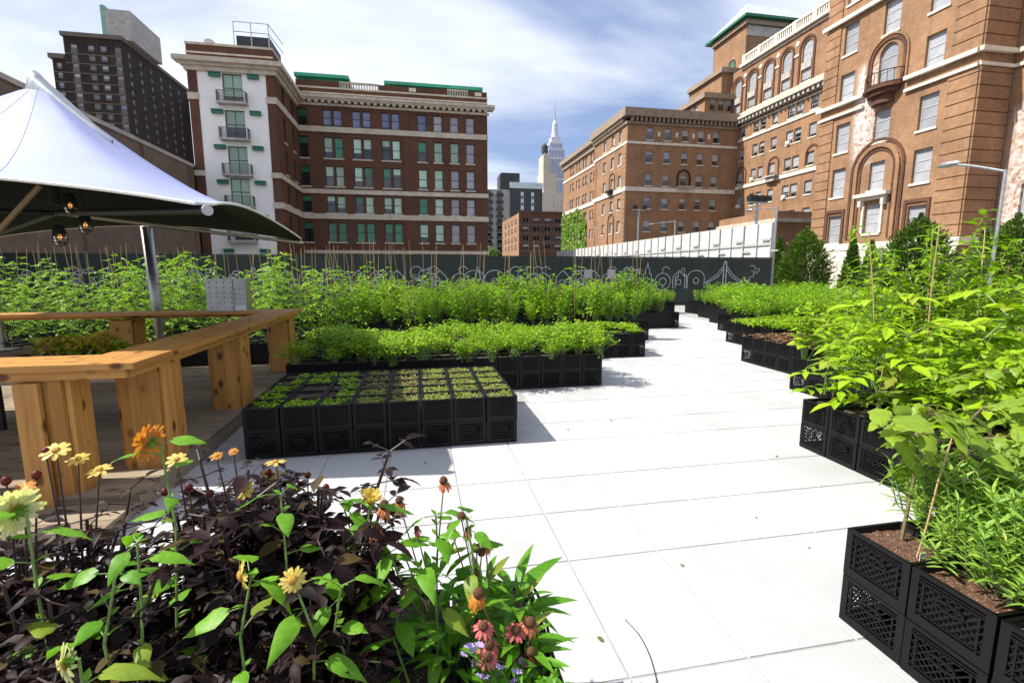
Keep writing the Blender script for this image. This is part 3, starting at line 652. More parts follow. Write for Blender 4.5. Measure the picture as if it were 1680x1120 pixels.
Fd.wall(0, 14, -0.5, 53, hs, 'brick_brown')
for u, z, ww, h in hs: window(Fd, u, z, ww, h, 'frame_pale', 'glass', 'blind_blue', rnd.choice((0, 0.4)), (1, 1), None, 0.12)
core(t, -66.9, -52.9, 172.3, 190, 52.9, ins=0.4); Fd.part('roof_slab', 'band', [(-0.01, 14.2, 53, 53.6, -17, 0.2)])

# ---------------- long blank wall behind the tent
t = thing('side_building', 'long blank grey brown brick wall receding behind the tent', 'building')
F = Facade(t, (-20.8, 12, 0), YA, XA)
F.wall(0, 44, -0.5, 11.6, [], 'brick_grey'); F.part('coping', 'stone_grey', [(-0.1, 44, 11.6, 11.9, -0.8, 0.12)])
F.part('wall_pier', 'brick_grey', [(u, u + 0.6, -0.5, 11.5, 0.003, 0.2) for u in (8, 16, 24, 32, 40)])
b = MB(); b.box(-40, -20.9, 12, 56, -0.5, 11.55); b.build('inner_block', 'brick_grey', t)

# ---------------- large orange brick hospital, right
def quoins(F, u0, u1, z0, z1, mat, step=0.78):
    b = MB(); z = z0; k = 0
    while z < z1 - 0.1:
        zz = min(z + step - 0.07, z1); F.box(b, u0, u1, z, zz, 0.003, 0.09); z += step; k += 1
    return b.build('quoin_strip', mat, F.root)
t = thing('hospital_pavilion', 'tall orange brick pavilion with quoined corners, arched niche and pale bloom streak', 'building')
F = Facade(t, (35, 0, 0), YA, -XA)
zr = [28.2, 24.3, 20.45, 16.65, 12.75, 9.15, 5.3]
wins = [(y, z, 1.3, 2.3) for y in (36.25, 29.3) for z in zr] + [(32.75, z, 1.3, 2.3) for z in (28.2, 24.3, 20.5, 12.8)]
nich = [(32.75, 17.2, 1.45, 2.9, 1), (32.75, 9.1, 1.25, 2.1), (32.75, 5.9, 1.4, 2.3)]
F.wall(26.3, 38.7, -0.5, 31, wins + nich, 'brick_stain')
for u, z, ww, h in wins: window(F, u, z, ww, h, 'frame_pale', 'glass', 'blind_grey', 1.0, (0, 2), 'stone_pale', 0.2)
window(F, 32.75, 17.2, 1.45, 2.9, 'frame_pale', 'blind_grey', None, 0, (0, 2), None, 0.18, True)
window(F, 32.75, 9.1, 1.25, 2.1, 'frame_pale', 'glass', 'blind_grey', 1.0, (0, 2), 'stone_pale', 0.2)
window(F, 32.75, 5.9, 1.4, 2.3, 'frame_pale', 'glass', 'blind_grey', 1.0, (0, 2), 'stone_pale', 0.2)
ring(F, 32.75, 17.6, 1.35, 0.22, 0.1, 'brick_dark', z_leg=2.2); ring(F, 32.75, 17.6, 1.6, 0.12, 0.14, 'brick', z_leg=2.2)
ring(F, 32.75, 9.6, 1.75, 0.3, 0.16, 'brick', z_leg=5.2); ring(F, 32.75, 9.6, 1.4, 0.14, 0.06, 'brick_dark', z_leg=5.2); ring(F, 32.75, 9.6, 2.15, 0.22, 0.1, 'brick_dark', z_leg=5.2)
F.part('door_hood', 'stone_pale', [(31.35, 34.15, 7.55, 7.8, 0.003, 0.55), (31.6, 33.9, 7.3, 7.55, 0.003, 0.3), (31.65, 31.9, 6.85, 7.3, 0.003, 0.35), (33.6, 33.85, 6.85, 7.3, 0.003, 0.35), (31.85, 32.03, 4.75, 6.85, 0.003, 0.12), (33.47, 33.65, 4.75, 6.85, 0.003, 0.12)])
for y in (36.25, 29.3): F.part('window_surround', 'brick_dark', [(y - 0.95, y - 0.72, 4.1, 6.65, 0.003, 0.1), (y + 0.72, y + 0.95, 4.1, 6.65, 0.003, 0.1), (y - 0.95, y + 0.95, 6.65, 6.9, 0.003, 0.1)])
bc = MB()
arc = [(1.55 * math.cos(a), -1.15 * math.sin(a)) for a in [math.pi * k / 10 for k in range(11)]]
bc.prism([(35 - 0.003 + y2, 32.75 + x2) for x2, y2 in arc][::-1], 15.25, 15.5); bc.prism([(35 - 0.003 + y2 * 0.8, 32.75 + x2 * 0.8) for x2, y2 in arc][::-1], 14.9, 15.249)
bc.prism([(35 - 0.003 + y2 * 0.55, 32.75 + x2 * 0.55) for x2, y2 in arc][::-1], 14.3, 14.899)
bal = bc.build('balcony', 'brick_dark', t)
r = MB(); pts = [(35 + y2 * 0.95, 32.75 + x2 * 0.95) for x2, y2 in arc]
for z in (16.4, 15.55): r.tube([(p[0], p[1], z) for p in pts], 0.035, 5)
for p in pts: r.tube([(p[0], p[1], 15.5), (p[0], p[1], 16.4)], 0.02, 4)
r.build('balcony_railing', 'iron', bal)
F.part('string_course', 'stone_pale', [(26.35, 31.1, 15.35, 15.62, 0.095, 0.34), (34.4, 38.95, 15.35, 15.62, 0.095, 0.34)])
F.part('string_course', 'stone_pale', [(26.35, 31.1, 14.55, 14.75, 0.095, 0.22), (34.4, 38.8, 14.55, 14.75, 0.095, 0.22)])
F.part('string_course', 'stone_pale', [(26.35, 38.95, 21.9, 22.2, 0.095, 0.34)])
F.part('plinth', 'stone_pale', [(26.2, 38.85, 3.5, 4.05, 0.095, 0.24), (26.25, 38.8, -0.4, 3.49, 0.095, 0.18)])
for u0, u1 in ((26.32, 28.15), (37.25, 38.68)):
    for z0, z1 in ((4.1, 14.5), (15.66, 21.85), (22.25, 30.9)): quoins(F, u0, u1, z0, z1, 'brick')
S = Facade(t, (35, 26.3, 0), XA, -YA); S.wall(0, 2.6, -0.5, 31, [], 'brick')
for z0, z1 in ((4.1, 14.5), (15.66, 21.85), (22.25, 30.9)): quoins(S, 0.003, 2.5, z0, z1, 'brick')
S.part('string_course', 'stone_pale', [(-0.34, 2.5, 15.35, 15.62, 0.095, 0.34), (-0.22, 2.5, 14.55, 14.75, 0.095, 0.2), (-0.2, 2.5, 3.5, 4.05, 0.095, 0.2)])
core(t, 35, 55, 26.3, 38.7, 31, ins=0.4); F.part('roof_slab', 'stone_grey', [(26.3, 38.7, 31.0, 31.3, -20, 0.2)])
t = thing('hospital_end_block', 'orange brick end block with wide pale bloom streak beside the pavilion', 'building')
F = Facade(t, (37.6, 0, 0), YA, -XA)
wins = [(y, z, 1.5, 2.7) for y in (24.2, 20.2, 16.2) for z in (27.5, 23.2, 18.9, 10.9, 5.9)]
F.wall(8, 26.29, -0.5, 31, wins, 'brick_stain2')
for u, z, ww, h in wins: window(F, u, z, ww, h, 'frame_pale', 'glass', 'blind_grey', 1.0, (0, 2), 'stone_pale', 0.2)
F.part('string_course', 'stone_pale', [(8, 26.2, 15.35, 15.62, 0.003, 0.3), (8, 26.2, 14.55, 14.75, 0.003, 0.16)])
F.part('plinth', 'stone_pale', [(8, 26.1, 3.3, 3.95, 0.003, 0.2)])
core(t, 37.6, 55, 8, 26.2, 31, ins=0.4)

t = thing('hospital_main_block', 'long orange brick main block with arched top windows and stone balustrade', 'building')
F = Facade(t, (56, 0, 0), YA, -XA)
cols = [PX(u, 250, 56).y for u in (1194, 1203, 1217, 1238, 1249, 1268, 1293, 1306, 1330)]
zrm = [PX(1237, v, 56).z for v in (209, 247, 286, 326, 364)]
hs = [(y, z, 1.35 if y < 68 else 1.25, 1.95) for y in cols for z in zrm]
ac = [(PX(u, 110, 56).y) for u in (1213, 1236, 1262, 1291, 1323)]
hs_a = [(y, 33.3, 1.9, 2.9, 1) for y in ac]; hs_l = [(y, 29.9, 1.8, 1.7) for y in ac]
F.wall(60.5, 80.0, -0.5, 36.4, hs + hs_a + hs_l, 'brick')
for u, z, ww, h in hs: window(F, u, z, ww, h, 'frame_pale', 'glass', 'blind_grey', rnd.choice((0.3, 0.5, 0.6, 0.8)), (0, 2), 'stone_pale', 0.2)
for u, z, ww, h, a in hs_a:
    window(F, u, z, ww, h, 'frame_pale', 'blind_grey', None, 0, (2, 2), None, 0.2, True)
    ring(F, u, 33.8, 1.35, 0.35, 0.14, 'brick_dark', z_leg=4.8)
for u, z, ww, h in hs_l: window(F, u, z, ww, h, 'frame_pale', 'glass', 'blind_grey', 0.8, (2, 1), 'stone_pale', 0.2)
F.part('spandrel', 'stone_grey', [(u - 0.9, u + 0.9, 30.8, 31.75, 0.003, 0.1) for u in ac])
mids = [(a + c) / 2 for a, c in zip(ac, ac[1:])] 
F.part('impost_band', 'stone_pale', [(u - 0.55, u + 0.55, 33.1, 33.4, 0.003, 0.14) for u in mids])
b = MB()
for u in mids: b = MB(); b.lathe([(0.02, 0.1), (0.34, 0.1), (0.34, 0.003)], 14, F.P(u, 34.9, 0.0), F.N); b.build('roundel', 'stone_pale', t)
for z0, z1, pr in ((zrm[0] - 1.6, zrm[0] - 1.25, 0.16), (zrm[2] - 1.9, zrm[2] - 1.35, 0.18)): F.part('string_course', 'stone_pale', [(60.5, 79.9, z0, z1, 0.003, pr)])
cn = F.part('cornice', 'stone', [(60.5, 79.4, 27.6, 28.0, 0.003, 1.1), (60.5, 79.4, 28.0, 28.7, 0.003, 0.6), (60.5, 79.8, 26.5, 26.7, 0.003, 0.2)])
modillions(F, 60.6, 79.3, 27.0, 27.58, 0.9, 'stone_grey', 0.85, 0.4, cn)
for y in (ac[1] + 1.6, ac[3] + 1.4):
    pass
F.part('upper_cornice', 'stone_pale', [(60.5, 80.2, 36.4, 36.8, -0.5, 0.6), (60.5, 80.0, 36.0, 36.2, 0.003, 0.2)])
bal = MB(); F.box(bal, 60.5, 80.2, 38.1, 38.4, -0.3, 0.1)
for k in range(48): u = 60.6 + k * 0.41; F.box(bal, u - 0.09, u + 0.09, 36.81, 38.09, -0.2, 0.0)
for k in range(6): u = 60.7 + k * 3.83; F.box(bal, u - 0.35, u + 0.35, 36.81, 38.45, -0.35, 0.12)
bal.build('balustrade', 'stone_pale', t)
b = MB()
for z, r0, r1 in ((zrm[2], 1.05, 0.16),):
    pass
for y in (PX(1217, 286, 56).y, PX(1268, 286, 56).y, PX(1330, 286, 56).y): ring(F, y, zrm[2] + 0.6, 1.15, 0.25, 0.1, 'brick_dark', z_leg=1.6)
yb = PX(1268, 300, 56).y; F.part('balcony', 'stone_grey', [(yb - 1.5, yb + 1.5, zrm[2] - 1.35, zrm[2] - 1.1, 0.2, 1.0), (yb - 0.9, yb + 0.9, zrm[2] - 2.0, zrm[2] - 1.36, 0.2, 0.7)])
b = MB()
for y, k in ((cols[1], 2), (cols[2], 3), (cols[6], 1), (cols[6], 3), (cols[3], 2)): b = MB(); F.box(b, y - 0.35, y + 0.35, zrm[k] - 0.95, zrm[k] - 0.5, -0.1, 0.35); b.build('air_conditioner', 'white_plastic', t)
F.part('roof_edge', 'verdigris', [(60.5, 79, 38.6, 39.6, -6, -2.5)])
core(t, 56, 76, 55, 95, 36.2, ins=0.4)

t = thing('hospital_ward_wing', 'orange brick ward wing with shaded dark front and corniced attic', 'building')
F = Facade(t, (35.2, 80, 0), XA, -YA)
cx = [PY(u, 300, 80).x - 35.2 for u in (1063.5, 1092, 1121, 1146.4, 1171)]
zc = [PY(1100, v, 80).z for v in (221.5, 259, 296, 334, 371)] + [4.0]
hs = [(u, z, 1.25, 1.95) for u in cx for z in zc]
F.wall(0, 20.8, -0.5, 26.2, hs, 'brick')
for u, z, ww, h in hs: window(F, u, z, ww, h, 'frame_pale', 'glass', 'blind_grey', 1.0 if u < 4 else rnd.choice((0.3, 0.5, 0.6)), (0, 1), 'stone_pale', 0.2)
Lf = Facade(t, (35.2, 0, 0), YA, -XA)
cy = [PX(u, 300, 35.2).y for u in (1016, 1004, 991)]; 
hl = [(y, z, 1.3, 1.95) for y in cy for z in zc]
Lf.wall(80, 95.5, -0.5, 26.2, hl, 'brick')
for u, z, ww, h in hl: window(Lf, u, z, ww, h, 'frame_pale', 'glass', 'blind_grey', rnd.choice((0.8, 1.0)), (0, 1), 'stone_pale', 0.2)
for (z0, z1, pr) in ((zc[0] - 1.75, zc[0] - 1.35, 0.16), (zc[2] - 2.0, zc[2] - 1.3, 0.2)):
    F.part('string_course', 'stone_pale', [(-pr, 20.6, z0, z1, 0.003, pr)]); Lf.part('string_course', 'stone_pale', [(80.0, 95.5, z0, z1, 0.003, pr)])
F.part('attic_panel', 'stone_pale', [((a + c) / 2 - 0.2, (a + c) / 2 + 0.2, zc[0] - 0.4, zc[0] + 0.4, 0.003, 0.08) for a, c in zip(cx, cx[1:])])
cn = F.part('cornice', 'stone_brown', [(-0.9, 20.5, 27.3, 28.6, -0.4, 0.9), (-0.3, 20.6, 26.2, 26.6, -0.4, 0.3)])
modillions(F, 0.2, 20.2, 26.61, 27.29, 0.7, 'stone_brown', 0.8, 0.35, cn)
cn = Lf.part('cornice', 'stone_brown', [(80.4, 95.8, 27.3, 28.6, -0.4, 0.9), (80.4, 95.6, 26.2, 26.6, -0.4, 0.3)]); modillions(Lf, 80.5, 95.5, 26.61, 27.29, 0.7, 'stone_brown', 0.8, 0.35, cn)
ring(F, cx[2], zc[2] + 0.6, 1.15, 0.3, 0.1, 'brick_brown', z_leg=1.6)
F.part('balcony', 'stone_grey', [(cx[2] - 1.4, cx[2] + 1.4, zc[2] - 1.3, zc[2] - 1.0, 0.21, 1.0)])
ring(Lf, cy[1], zc[2] + 0.8, 1.2, 0.25, 0.1, 'brick_dark', z_leg=1.8); ring(Lf, cy[1], zc[4] + 1.2, 1.3, 0.3, 0.12, 'brick_dark', z_leg=4)
Lf.part('balcony', 'iron', [(cy[1] - 1.2, cy[1] + 1.2, zc[2] - 1.3, zc[2] - 1.0, 0.21, 0.9), (cy[1] - 0.7, cy[1] + 0.7, zc[2] - 1.8, zc[2] - 1.31, 0.21, 0.6)])
quoins(Lf, 80.1, 81.4, 0, zc[2] - 2.05, 'brick'); quoins(Lf, 80.1, 81.4, zc[2] - 1.25, zc[0] - 1.8, 'brick'); quoins(Lf, 94.2, 95.4, 0, zc[2] - 2.05, 'brick'); quoins(Lf, 94.2, 95.4, zc[2] - 1.25, zc[0] - 1.8, 'brick')
core(t, 35.2, 56, 80, 95.5, 27.8, ins=0.42)
Lr = Facade(t, (36.0, 0, 0), YA, -XA)
cp = []
for u in (972, 959.4, 948.6, 938.6):
    y = PX(u, 300, 36).y; cp += [y - 0.85, y + 0.85]
hl = [(y, z, 1.15, 1.95) for y in cp for z in zc]
Lr.wall(95.51, 119, -0.5, 26.2, hl, 'brick')
for u, z, ww, h in hl: window(Lr, u, z, ww, h, 'frame_pale', 'glass', 'blind_grey', rnd.choice((0.7, 1.0)), (0, 1), None, 0.2)
for (z0, z1, pr) in ((zc[0] - 1.75, zc[0] - 1.35, 0.16), (zc[2] - 2.0, zc[2] - 1.3, 0.2)): Lr.part('string_course', 'stone_pale', [(95.52, 119, z0, z1, 0.003, pr)])
Lr.part('cornice', 'stone_brown', [(95.85, 119.9, 27.3, 28.2, -0.4, 0.9), (95.7, 119.3, 26.2, 27.3, -0.4, 0.35)])
core(t, 36, 56, 95.6, 119, 27.5, ins=0.42)
iv = MB()
for k in range(5200):
    y = rnd.uniform(101.5, 119); zt = 15.2 + 0.9 * math.sin(y * 1.3) + (0 if y > 104 else (y - 104) * 1.2)
    z = zt * rnd.random() ** 0.8
    if any(abs(y - h[0]) < 0.55 and abs(z - h[1]) < 0.95 for h in hl): continue
    n = Vector((-1, rnd.uniform(-0.7, 0.7), rnd.uniform(-0.3, 0.9))).normalized()
    iv.leaf((35.97 - rnd.uniform(0.0, 0.35), y, z), Vector((rnd.uniform(-0.4, 0), rnd.uniform(-1, 1), rnd.uniform(-1, 0.2))), n, rnd.uniform(0.35, 0.6), 0.4, 'small')
o = iv.build('ivy', 'l_ivy'); tag(o, 'bright green ivy climbing the far end of the ward wing', 'ivy', kind='stuff')

def penthouse(name, label, x0, x1, y0, y1, z0, z1, winf, winl, zw, roof=None):
    t = thing(name, label, 'building'); 
    F = Facade(t, (x0, y0, 0), XA, -YA); Lf = Facade(t, (x0, 0, 0), YA, -XA)
    F.wall(0, x1 - x0, z0, z1, [(u, zw, 1.2, 1.9) for u in winf], 'brick'); Lf.wall(y0, y1, z0, z1, [(u, zw, 1.2, 1.9) for u in winl], 'brick')
    for u in winf: window(F, u, zw, 1.2, 1.9, 'frame_pale', 'glass', 'blind_grey', 0.4, (0, 1), None, 0.2)
    for u in winl: window(Lf, u, zw, 1.2, 1.9, 'frame_pale', 'glass', 'blind_grey', 0.8, (0, 1), None, 0.2)
    F.part('cornice', 'stone_brown', [(-0.5, x1 - x0, z1 - 0.7, z1 - 0.1, 0.003, 0.5), (-0.3, x1 - x0, z1 - 0.1, z1 + 0.25, -0.4, 0.3)]); Lf.part('cornice', 'stone_brown', [(y0, y1, z1 - 0.7, z1 - 0.1, 0.003, 0.5), (y0 + 0.41, y1, z1 - 0.1, z1 + 0.25, -0.4, 0.3)])
    core(t, x0, x1 + 0.3, y0, y1 + 0.3, z1, ins=0.42, z0=z0); return t, F, Lf
penthouse('rooftop_storey', 'low brick rooftop storey with three grouped windows on the ward wing', 50.5, 58, 82.2, 97, 28.3, PY(1140, 153, 82.2).z, (1.6, 3.2, 4.8), (85, 87, 92), 31.0)
penthouse('rooftop_stage', 'blank stepped brick stage between rooftop storey and square tower', 54.2, 62, 83.2, 94, 33.4, PY(1173, 112, 83.2).z, (), (), 36)
t, F, Lf = penthouse('square_tower', 'square brick tower with overhanging green hipped roof', 59.4, 73.5, 84.5, 94.5, 36.3, 46.4, (), (), 42)
ring(F, 3.4, 40.6, 0.95, 0.3, 0.1, 'brick_brown', z_leg=2.5); ring(Lf, 88.2, 40.2, 0.95, 0.3, 0.1, 'brick_dark', z_leg=2.5)
for FF, u, z in ((F, 3.4, 40.2), (F, 8.6, 40.2), (Lf, 88.2, 39.9)): window(FF, u, z, 1.6, 3.0, 'frame_pale', 'blind_deep', None, 0, (1, 1), None, -0.06, True)
b = MB(); b.box(58.3, 75, 83.4, 96, 46.66, 47.1); b.build('eaves', 'green_dark', t)
b = MB(); x0, x1, y0, y1 = 58.5, 74.8, 83.6, 95.8; A = (62.8, 89.7, 51.9); B_ = (70.5, 89.7, 51.9)
b.quad((x0, y0, 47.1), (x1, y0, 47.1), B_, A); b.tri((x0, y1, 47.1), (x0, y0, 47.1), A); b.quad((x1, y1, 47.1), (x0, y1, 47.1), A, B_); b.tri((x1, y0, 47.1), (x1, y1, 47.1), B_)
b.build('hip_roof', 'roof_grey', t)
F.part('frieze', 'stone_grey', [(0.2, 14, 43.9, 45.6, 0.003, 0.12)])
t = thing('entrance_annex', 'low curved brick annex with stone cornice before the main block', 'building')
b = MB(); b2 = MB()
poly = [(40.3, 50), (47, 50), (47, 63), (44, 63)] + [(44 - 3.7 * math.sin(a), 59.3 + 3.7 * math.cos(a)) for a in (0.3, 0.6, 0.9, 1.2, 1.5)]
b.prism(poly, -0.5, 7.4); b.build('wall', 'brick', t)
cx0, cy0 = 44, 56
def infl(p, s): d = Vector((p[0] - cx0, p[1] - cy0)); d = d * (1 + s / d.length); return (cx0 + d.x, cy0 + d.y)
b2.prism([infl(p, 0.5) for p in poly], 7.4, 7.75); b2.build('cornice', 'stone', t); b3 = MB(); b3.prism([infl(p, 0.1) for p in poly], 7.76, 8.6); b3.build('parapet', 'brick', t)

# ---------------- far city
t = thing('low_brick_block', 'low brown brick block with side wall coloured as sunlit in the gap between hospitals', 'building')
F = Facade(t, (31.2, 150, 0), XA, -YA); zs = [PY(880, v, 150).z for v in (362, 376, 391, 405)]
hs = [(u, z, 2.0, 1.5) for u in (2.2, 5.6, 9.2, 12.6) for z in zs]
F.wall(0, 14.8, -0.5, 19.6, hs, 'brick_dark')  # shade put into the colour: front gets a darker brick than the side
for u, z, ww, h in hs: window(F, u, z, ww, h, 'frame_pale', 'glass', 'blind_grey', rnd.choice((0, 0.5)), (1, 0), None, 0.2)
Lf = Facade(t, (31.2, 0, 0), YA, -XA); hs = [(u, z, 2.4, 1.5) for u in (155, 161, 167, 173) for z in zs]
Lf.wall(150, 180, -0.5, 19.6, hs, 'brick')  # sunlit side painted lighter than the front of the same block
for u, z, ww, h in hs: window(Lf, u, z, ww, h, 'frame_pale', 'glass', 'blind_grey', 0.5, (1, 0), None, 0.2)
F.part('parapet', 'brick_dark', [(0, 14.8, 19.6, 20.2, -0.6, 0.1)]); F.part('floor_band', 'band', [(0, 14.8, z - 1.5, z - 1.2, 0.003, 0.06) for z in zs])
core(t, 31.2, 46, 150, 180, 19.6, ins=0.45)
t = thing('charcoal_tower', 'charcoal apartment tower with pale vertical window strips and stacked balconies', 'building')
F = Facade(t, (42.0, 220, 0), XA, -YA)
F.wall(0, 14.6, -0.5, 38.6, [], 'charcoal'); F.part('pale_strip', 'white_strip', [(u, u + 1.3, 3, 37, 0.003, 0.1) for u in (4.6, 9.4)])
for u in (4.6, 9.4): F.part('strip_window', 'glass', [(u + 0.15, u + 1.15, z, z + 1.4, 0.103, 0.13) for z in range(4, 36, 3)])
F.part('roof_band', 'white_strip', [(-0.3, 14.8, 38.6, 41.2, -12, 0.2)]); F.part('roof_block', 'charcoal', [(-4, 4.5, 41.21, 45.5, -11, -2)])
core(t, 42, 56.6, 220, 240, 38.6, 'charcoal', ins=0.4)
F2 = Facade(t, (30.5, 221, 0), XA, -YA); F2.wall(0, 11.5, -0.5, 38, [], 'stone_grey'); F2.part('stair_tower', 'charcoal', [(6.8, 11.5, 38, 44.5, -8, 0.0)])
core(t, 30.5, 42, 221, 240, 38, 'charcoal', ins=0.2)
for k in range(11):
    for u in (1.6, 6.4):
        z = 4 + k * 3.1; bo = F2.part('balcony', 'charcoal', [(u - 1.3, u + 1.7, z, z + 1.2, 0.003, 1.9)]); F2.part('balcony_door', 'glass', [(u - 1.0, u + 1.2, z + 1.25, z + 2.5, 0.003, 0.06)], bo)
t = thing('tan_tower', 'pale tan stepped tower in front of the spired skyscraper', 'building')
b = MB(); b.box(75.5, 91.5, 300, 318, -0.5, 50); b.build('base_block', 'tan_pale', t)
b = MB(); b.box(78, 86.8, 301, 316, 50, 62); b.build('middle_block', 'tan_pale', t)
b = MB(); b.box(78.2, 82.3, 302, 314, 62, 73); b.build('top_block', 'tan_pale', t)
F = Facade(t, (75.5, 300, 0), XA, -YA)
for u in (9.2, 11.6, 14):
    for k in range(14): F.part('window', 'blind_grey', [(u - 0.5, u + 0.5, 8 + k * 3.0, 9.6 + k * 3.0, 0.003, 0.05)])
t = thing('water_tank', 'dark cylindrical rooftop water tank on the tan tower', 'water tank', (80.3, 307, 73.003))
b = MB()
for dx in (-1.2, 1.2):
    for dy in (-1.2, 1.2): b.tube([(dx, dy, 0), (dx, dy, 2.2)], 0.16, 5)
b.build('legs', 'iron', t); b = MB(); b.lathe([(0.01, 2.2), (2.1, 2.2), (2.1, 6.0), (0.05, 8.0)], 16); b.build('barrel', 'charcoal', t)
t = thing('spired_skyscraper', 'distant pale stepped skyscraper with slender antenna spire', 'skyscraper', (324.5, 1150, 0))
b = MB(); W_ = ((27, 215), (24.5, 262), (19, 283), (15, 298))
for k, (hw, z) in enumerate(W_):
    b = MB(); z0 = -1 if k == 0 else W_[k - 1][1]; b.box(-hw, hw, -hw, hw, z0, z)
    o = b.build('setback_block', 'limestone_far', t)
    p = MB(); n = int(hw * 2 / 3.4)
    for i in range(n):
        u = -hw + 2 * hw * (i + 0.5) / n; p.box(u - 0.75, u + 0.75, -hw - 0.5, -hw - 0.02, max(z0, 60) + 1, z - 4); p.box(-hw - 0.5, -hw - 0.02, u - 0.75, u + 0.75, max(z0, 60) + 1, z - 4)
    p.build('window_strip', 'blind_blue', o)
b = MB(); b.box(-11, 11, -11, 11, 298, 310); b.build('crown_base', 'limestone_far', t)
b = MB(); b.lathe([(9, 310), (7.2, 322), (6.4, 338), (7, 339), (5, 344), (2.5, 349), (1.6, 352)], 12); b.build('mast', 'limestone_far', t, smooth=False)
b = MB(); b.tube([(0, 0, 350), (0, 0, 372), (0, 0, 373), (0, 0, 396)], [1.9, 1.5, 0.8, 0.35], 8); b.build('antenna', 'stone_grey', t)

# ================================================================== FENCES
t = thing('mural_hoarding', 'dark green site hoarding with pale line drawing of a skyline', 'fence')
x = -27.0; pmh = MB(); pmh.box(0.006, 2.434, 0, 0.05, 0.0, 2.5); pmh = pmh.mesh('panel', 'fence')
while x < 18.9: link('panel', pmh, t, (x, 24 + rnd.uniform(-0.004, 0.004), -0.005)); x += 2.44
XE = x
b = MB(); b.box(-27, XE, 23.97, 24.07, 2.5, 2.56); b.build('top_rail', 'fence', t)
ln = MB()
def rib(pts, wdt=0.028, closed=False):
    pts = list(pts) + ([pts[0]] if closed else [])
    for p, q in zip(pts, pts[1:]):
        if (p[0] - q[0]) ** 2 + (p[1] - q[1]) ** 2 < 1e-6: continue
        ln.bar((p[0], 23.985, p[1]), (q[0], 23.985, q[1]), wdt, 0.006, (0, 1, 0))
def arcp(cx, cz, rx, rz_, a0, a1, n=14): return [(cx + rx * math.cos(RAD(a0 + (a1 - a0) * k / n)), cz + rz_ * math.sin(RAD(a0 + (a1 - a0) * k / n))) for k in range(n + 1)]
def m_tower(x): h = rnd.uniform(1.7, 2.1); rib([(x, 0.9), (x, h - 0.4), (x + 0.1, h - 0.4), (x + 0.1, h - 0.15), (x + 0.2, h), (x + 0.22, h + 0.25), (x + 0.24, h), (x + 0.34, h - 0.15), (x + 0.34, h - 0.4), (x + 0.44, h - 0.4), (x + 0.44, 0.9)]); return 0.6
def m_dome(x): rib([(x, 0.9), (x, 1.45)] + arcp(x + 0.5, 1.45, 0.5, 0.4, 180, 0) + [(x + 1.0, 0.9)]); rib(arcp(x + 0.5, 1.3, 0.16, 0.16, 0, 360)); return 1.15
def m_steps(x): rib([(x, 0.9), (x, 1.5), (x + 0.15, 1.5), (x + 0.15, 1.75), (x + 0.35, 1.75), (x + 0.35, 1.95), (x + 0.5, 1.95), (x + 0.5, 1.6), (x + 0.65, 1.6), (x + 0.65, 0.9)]); return 0.8
def m_cloud(x): z = rnd.uniform(1.85, 2.15); rib(arcp(x + 0.2, z, 0.18, 0.12, 0, 200) + arcp(x + 0.1, z - 0.1, 0.16, 0.07, 150, 360)); rib([(x + 0.35, z), (x + 0.9, z - 0.03), (x + 1.1, z - 0.12), (x + 0.5, z - 0.15)]); rib([(x + 0.1, 0.9), (x + 0.4, 1.4), (x + 0.7, 1.2), (x + 0.95, 1.5), (x + 1.1, 0.9)]); return 1.2
def m_bird(x): z = 1.75; rib(arcp(x + 0.35, z, 0.3, 0.28, 20, 330)); rib(arcp(x + 0.7, z - 0.2, 0.25, 0.35, 100, 300)); rib([(x + 0.6, z + 0.05), (x + 0.95, z + 0.2), (x + 0.85, z - 0.1)]); rib(arcp(x + 0.4, 1.15, 0.45, 0.25, 0, 180)); return 1.15
def m_wheel(x): rib(arcp(x + 0.5, 1.25, 0.45, 0.45, 0, 360, 20)); rib(arcp(x + 0.5, 1.25, 0.2, 0.2, 0, 360)); rib([(x + 0.5, 1.7), (x + 0.45, 1.95), (x + 0.7, 2.05), (x + 0.9, 1.9)]); return 1.2
def m_leafy(x):
    for k in range(4): rib(arcp(x + 0.25 + 0.13 * k, 1.3 + 0.14 * k, 0.2, 0.1, -30, 260))
    rib([(x + 0.3, 0.9), (x + 0.4, 1.3), (x + 0.75, 1.8)]); return 1.0
def m_house(x): rib([(x, 0.9), (x, 1.5), (x + 0.35, 1.85), (x + 0.7, 1.5), (x + 0.7, 0.9)]); rib([(x + 0.2, 1.1), (x + 0.2, 1.35), (x + 0.45, 1.35), (x + 0.45, 1.1)], closed=True); return 0.85
def m_bridge(x):
    rib([(x + 1.2, 0.9), (x + 1.2, 2.25), (x + 1.28, 2.35), (x + 1.36, 2.25), (x + 1.36, 0.9)], 0.05)
    for s in (-1, 1):
        rib([(x + 1.28 + s * 0.08, 2.1), (x + 1.28 + s * 0.5, 1.6), (x + 1.28 + s * 1.15, 1.2)]); rib([(x + 1.28 + s * 0.08, 1.95), (x + 1.28 + s * 0.4, 1.5), (x + 1.28 + s * 1.15, 1.12)])
    rib(arcp(x + 2.1, 1.05, 0.35, 0.12, 0, 360)); return 2.6
SH = [m_tower, m_dome, m_steps, m_cloud, m_bird, m_wheel, m_leafy, m_house]
x = -25.5
while x < 15.0: x += SH[rnd.randrange(len(SH))](x) + rnd.uniform(-0.15, 0.1)
x = -25.1
while x < 15.0: x += SH[rnd.randrange(len(SH))](x) * 1.6 + rnd.uniform(0.2, 1.2)
x = 15.2; x += m_bridge(x) 
rib([(18.0, 2.1), (18.3, 2.1), (18.3, 1.95), (18.6, 1.95), (18.6, 1.8), (18.1, 1.8)]); rib([(18.0, 1.2), (18.0, 1.5), (18.25, 1.5), (18.25, 1.7), (18.5, 1.7)])
ln.build('mural_lines', 'chalk', t)
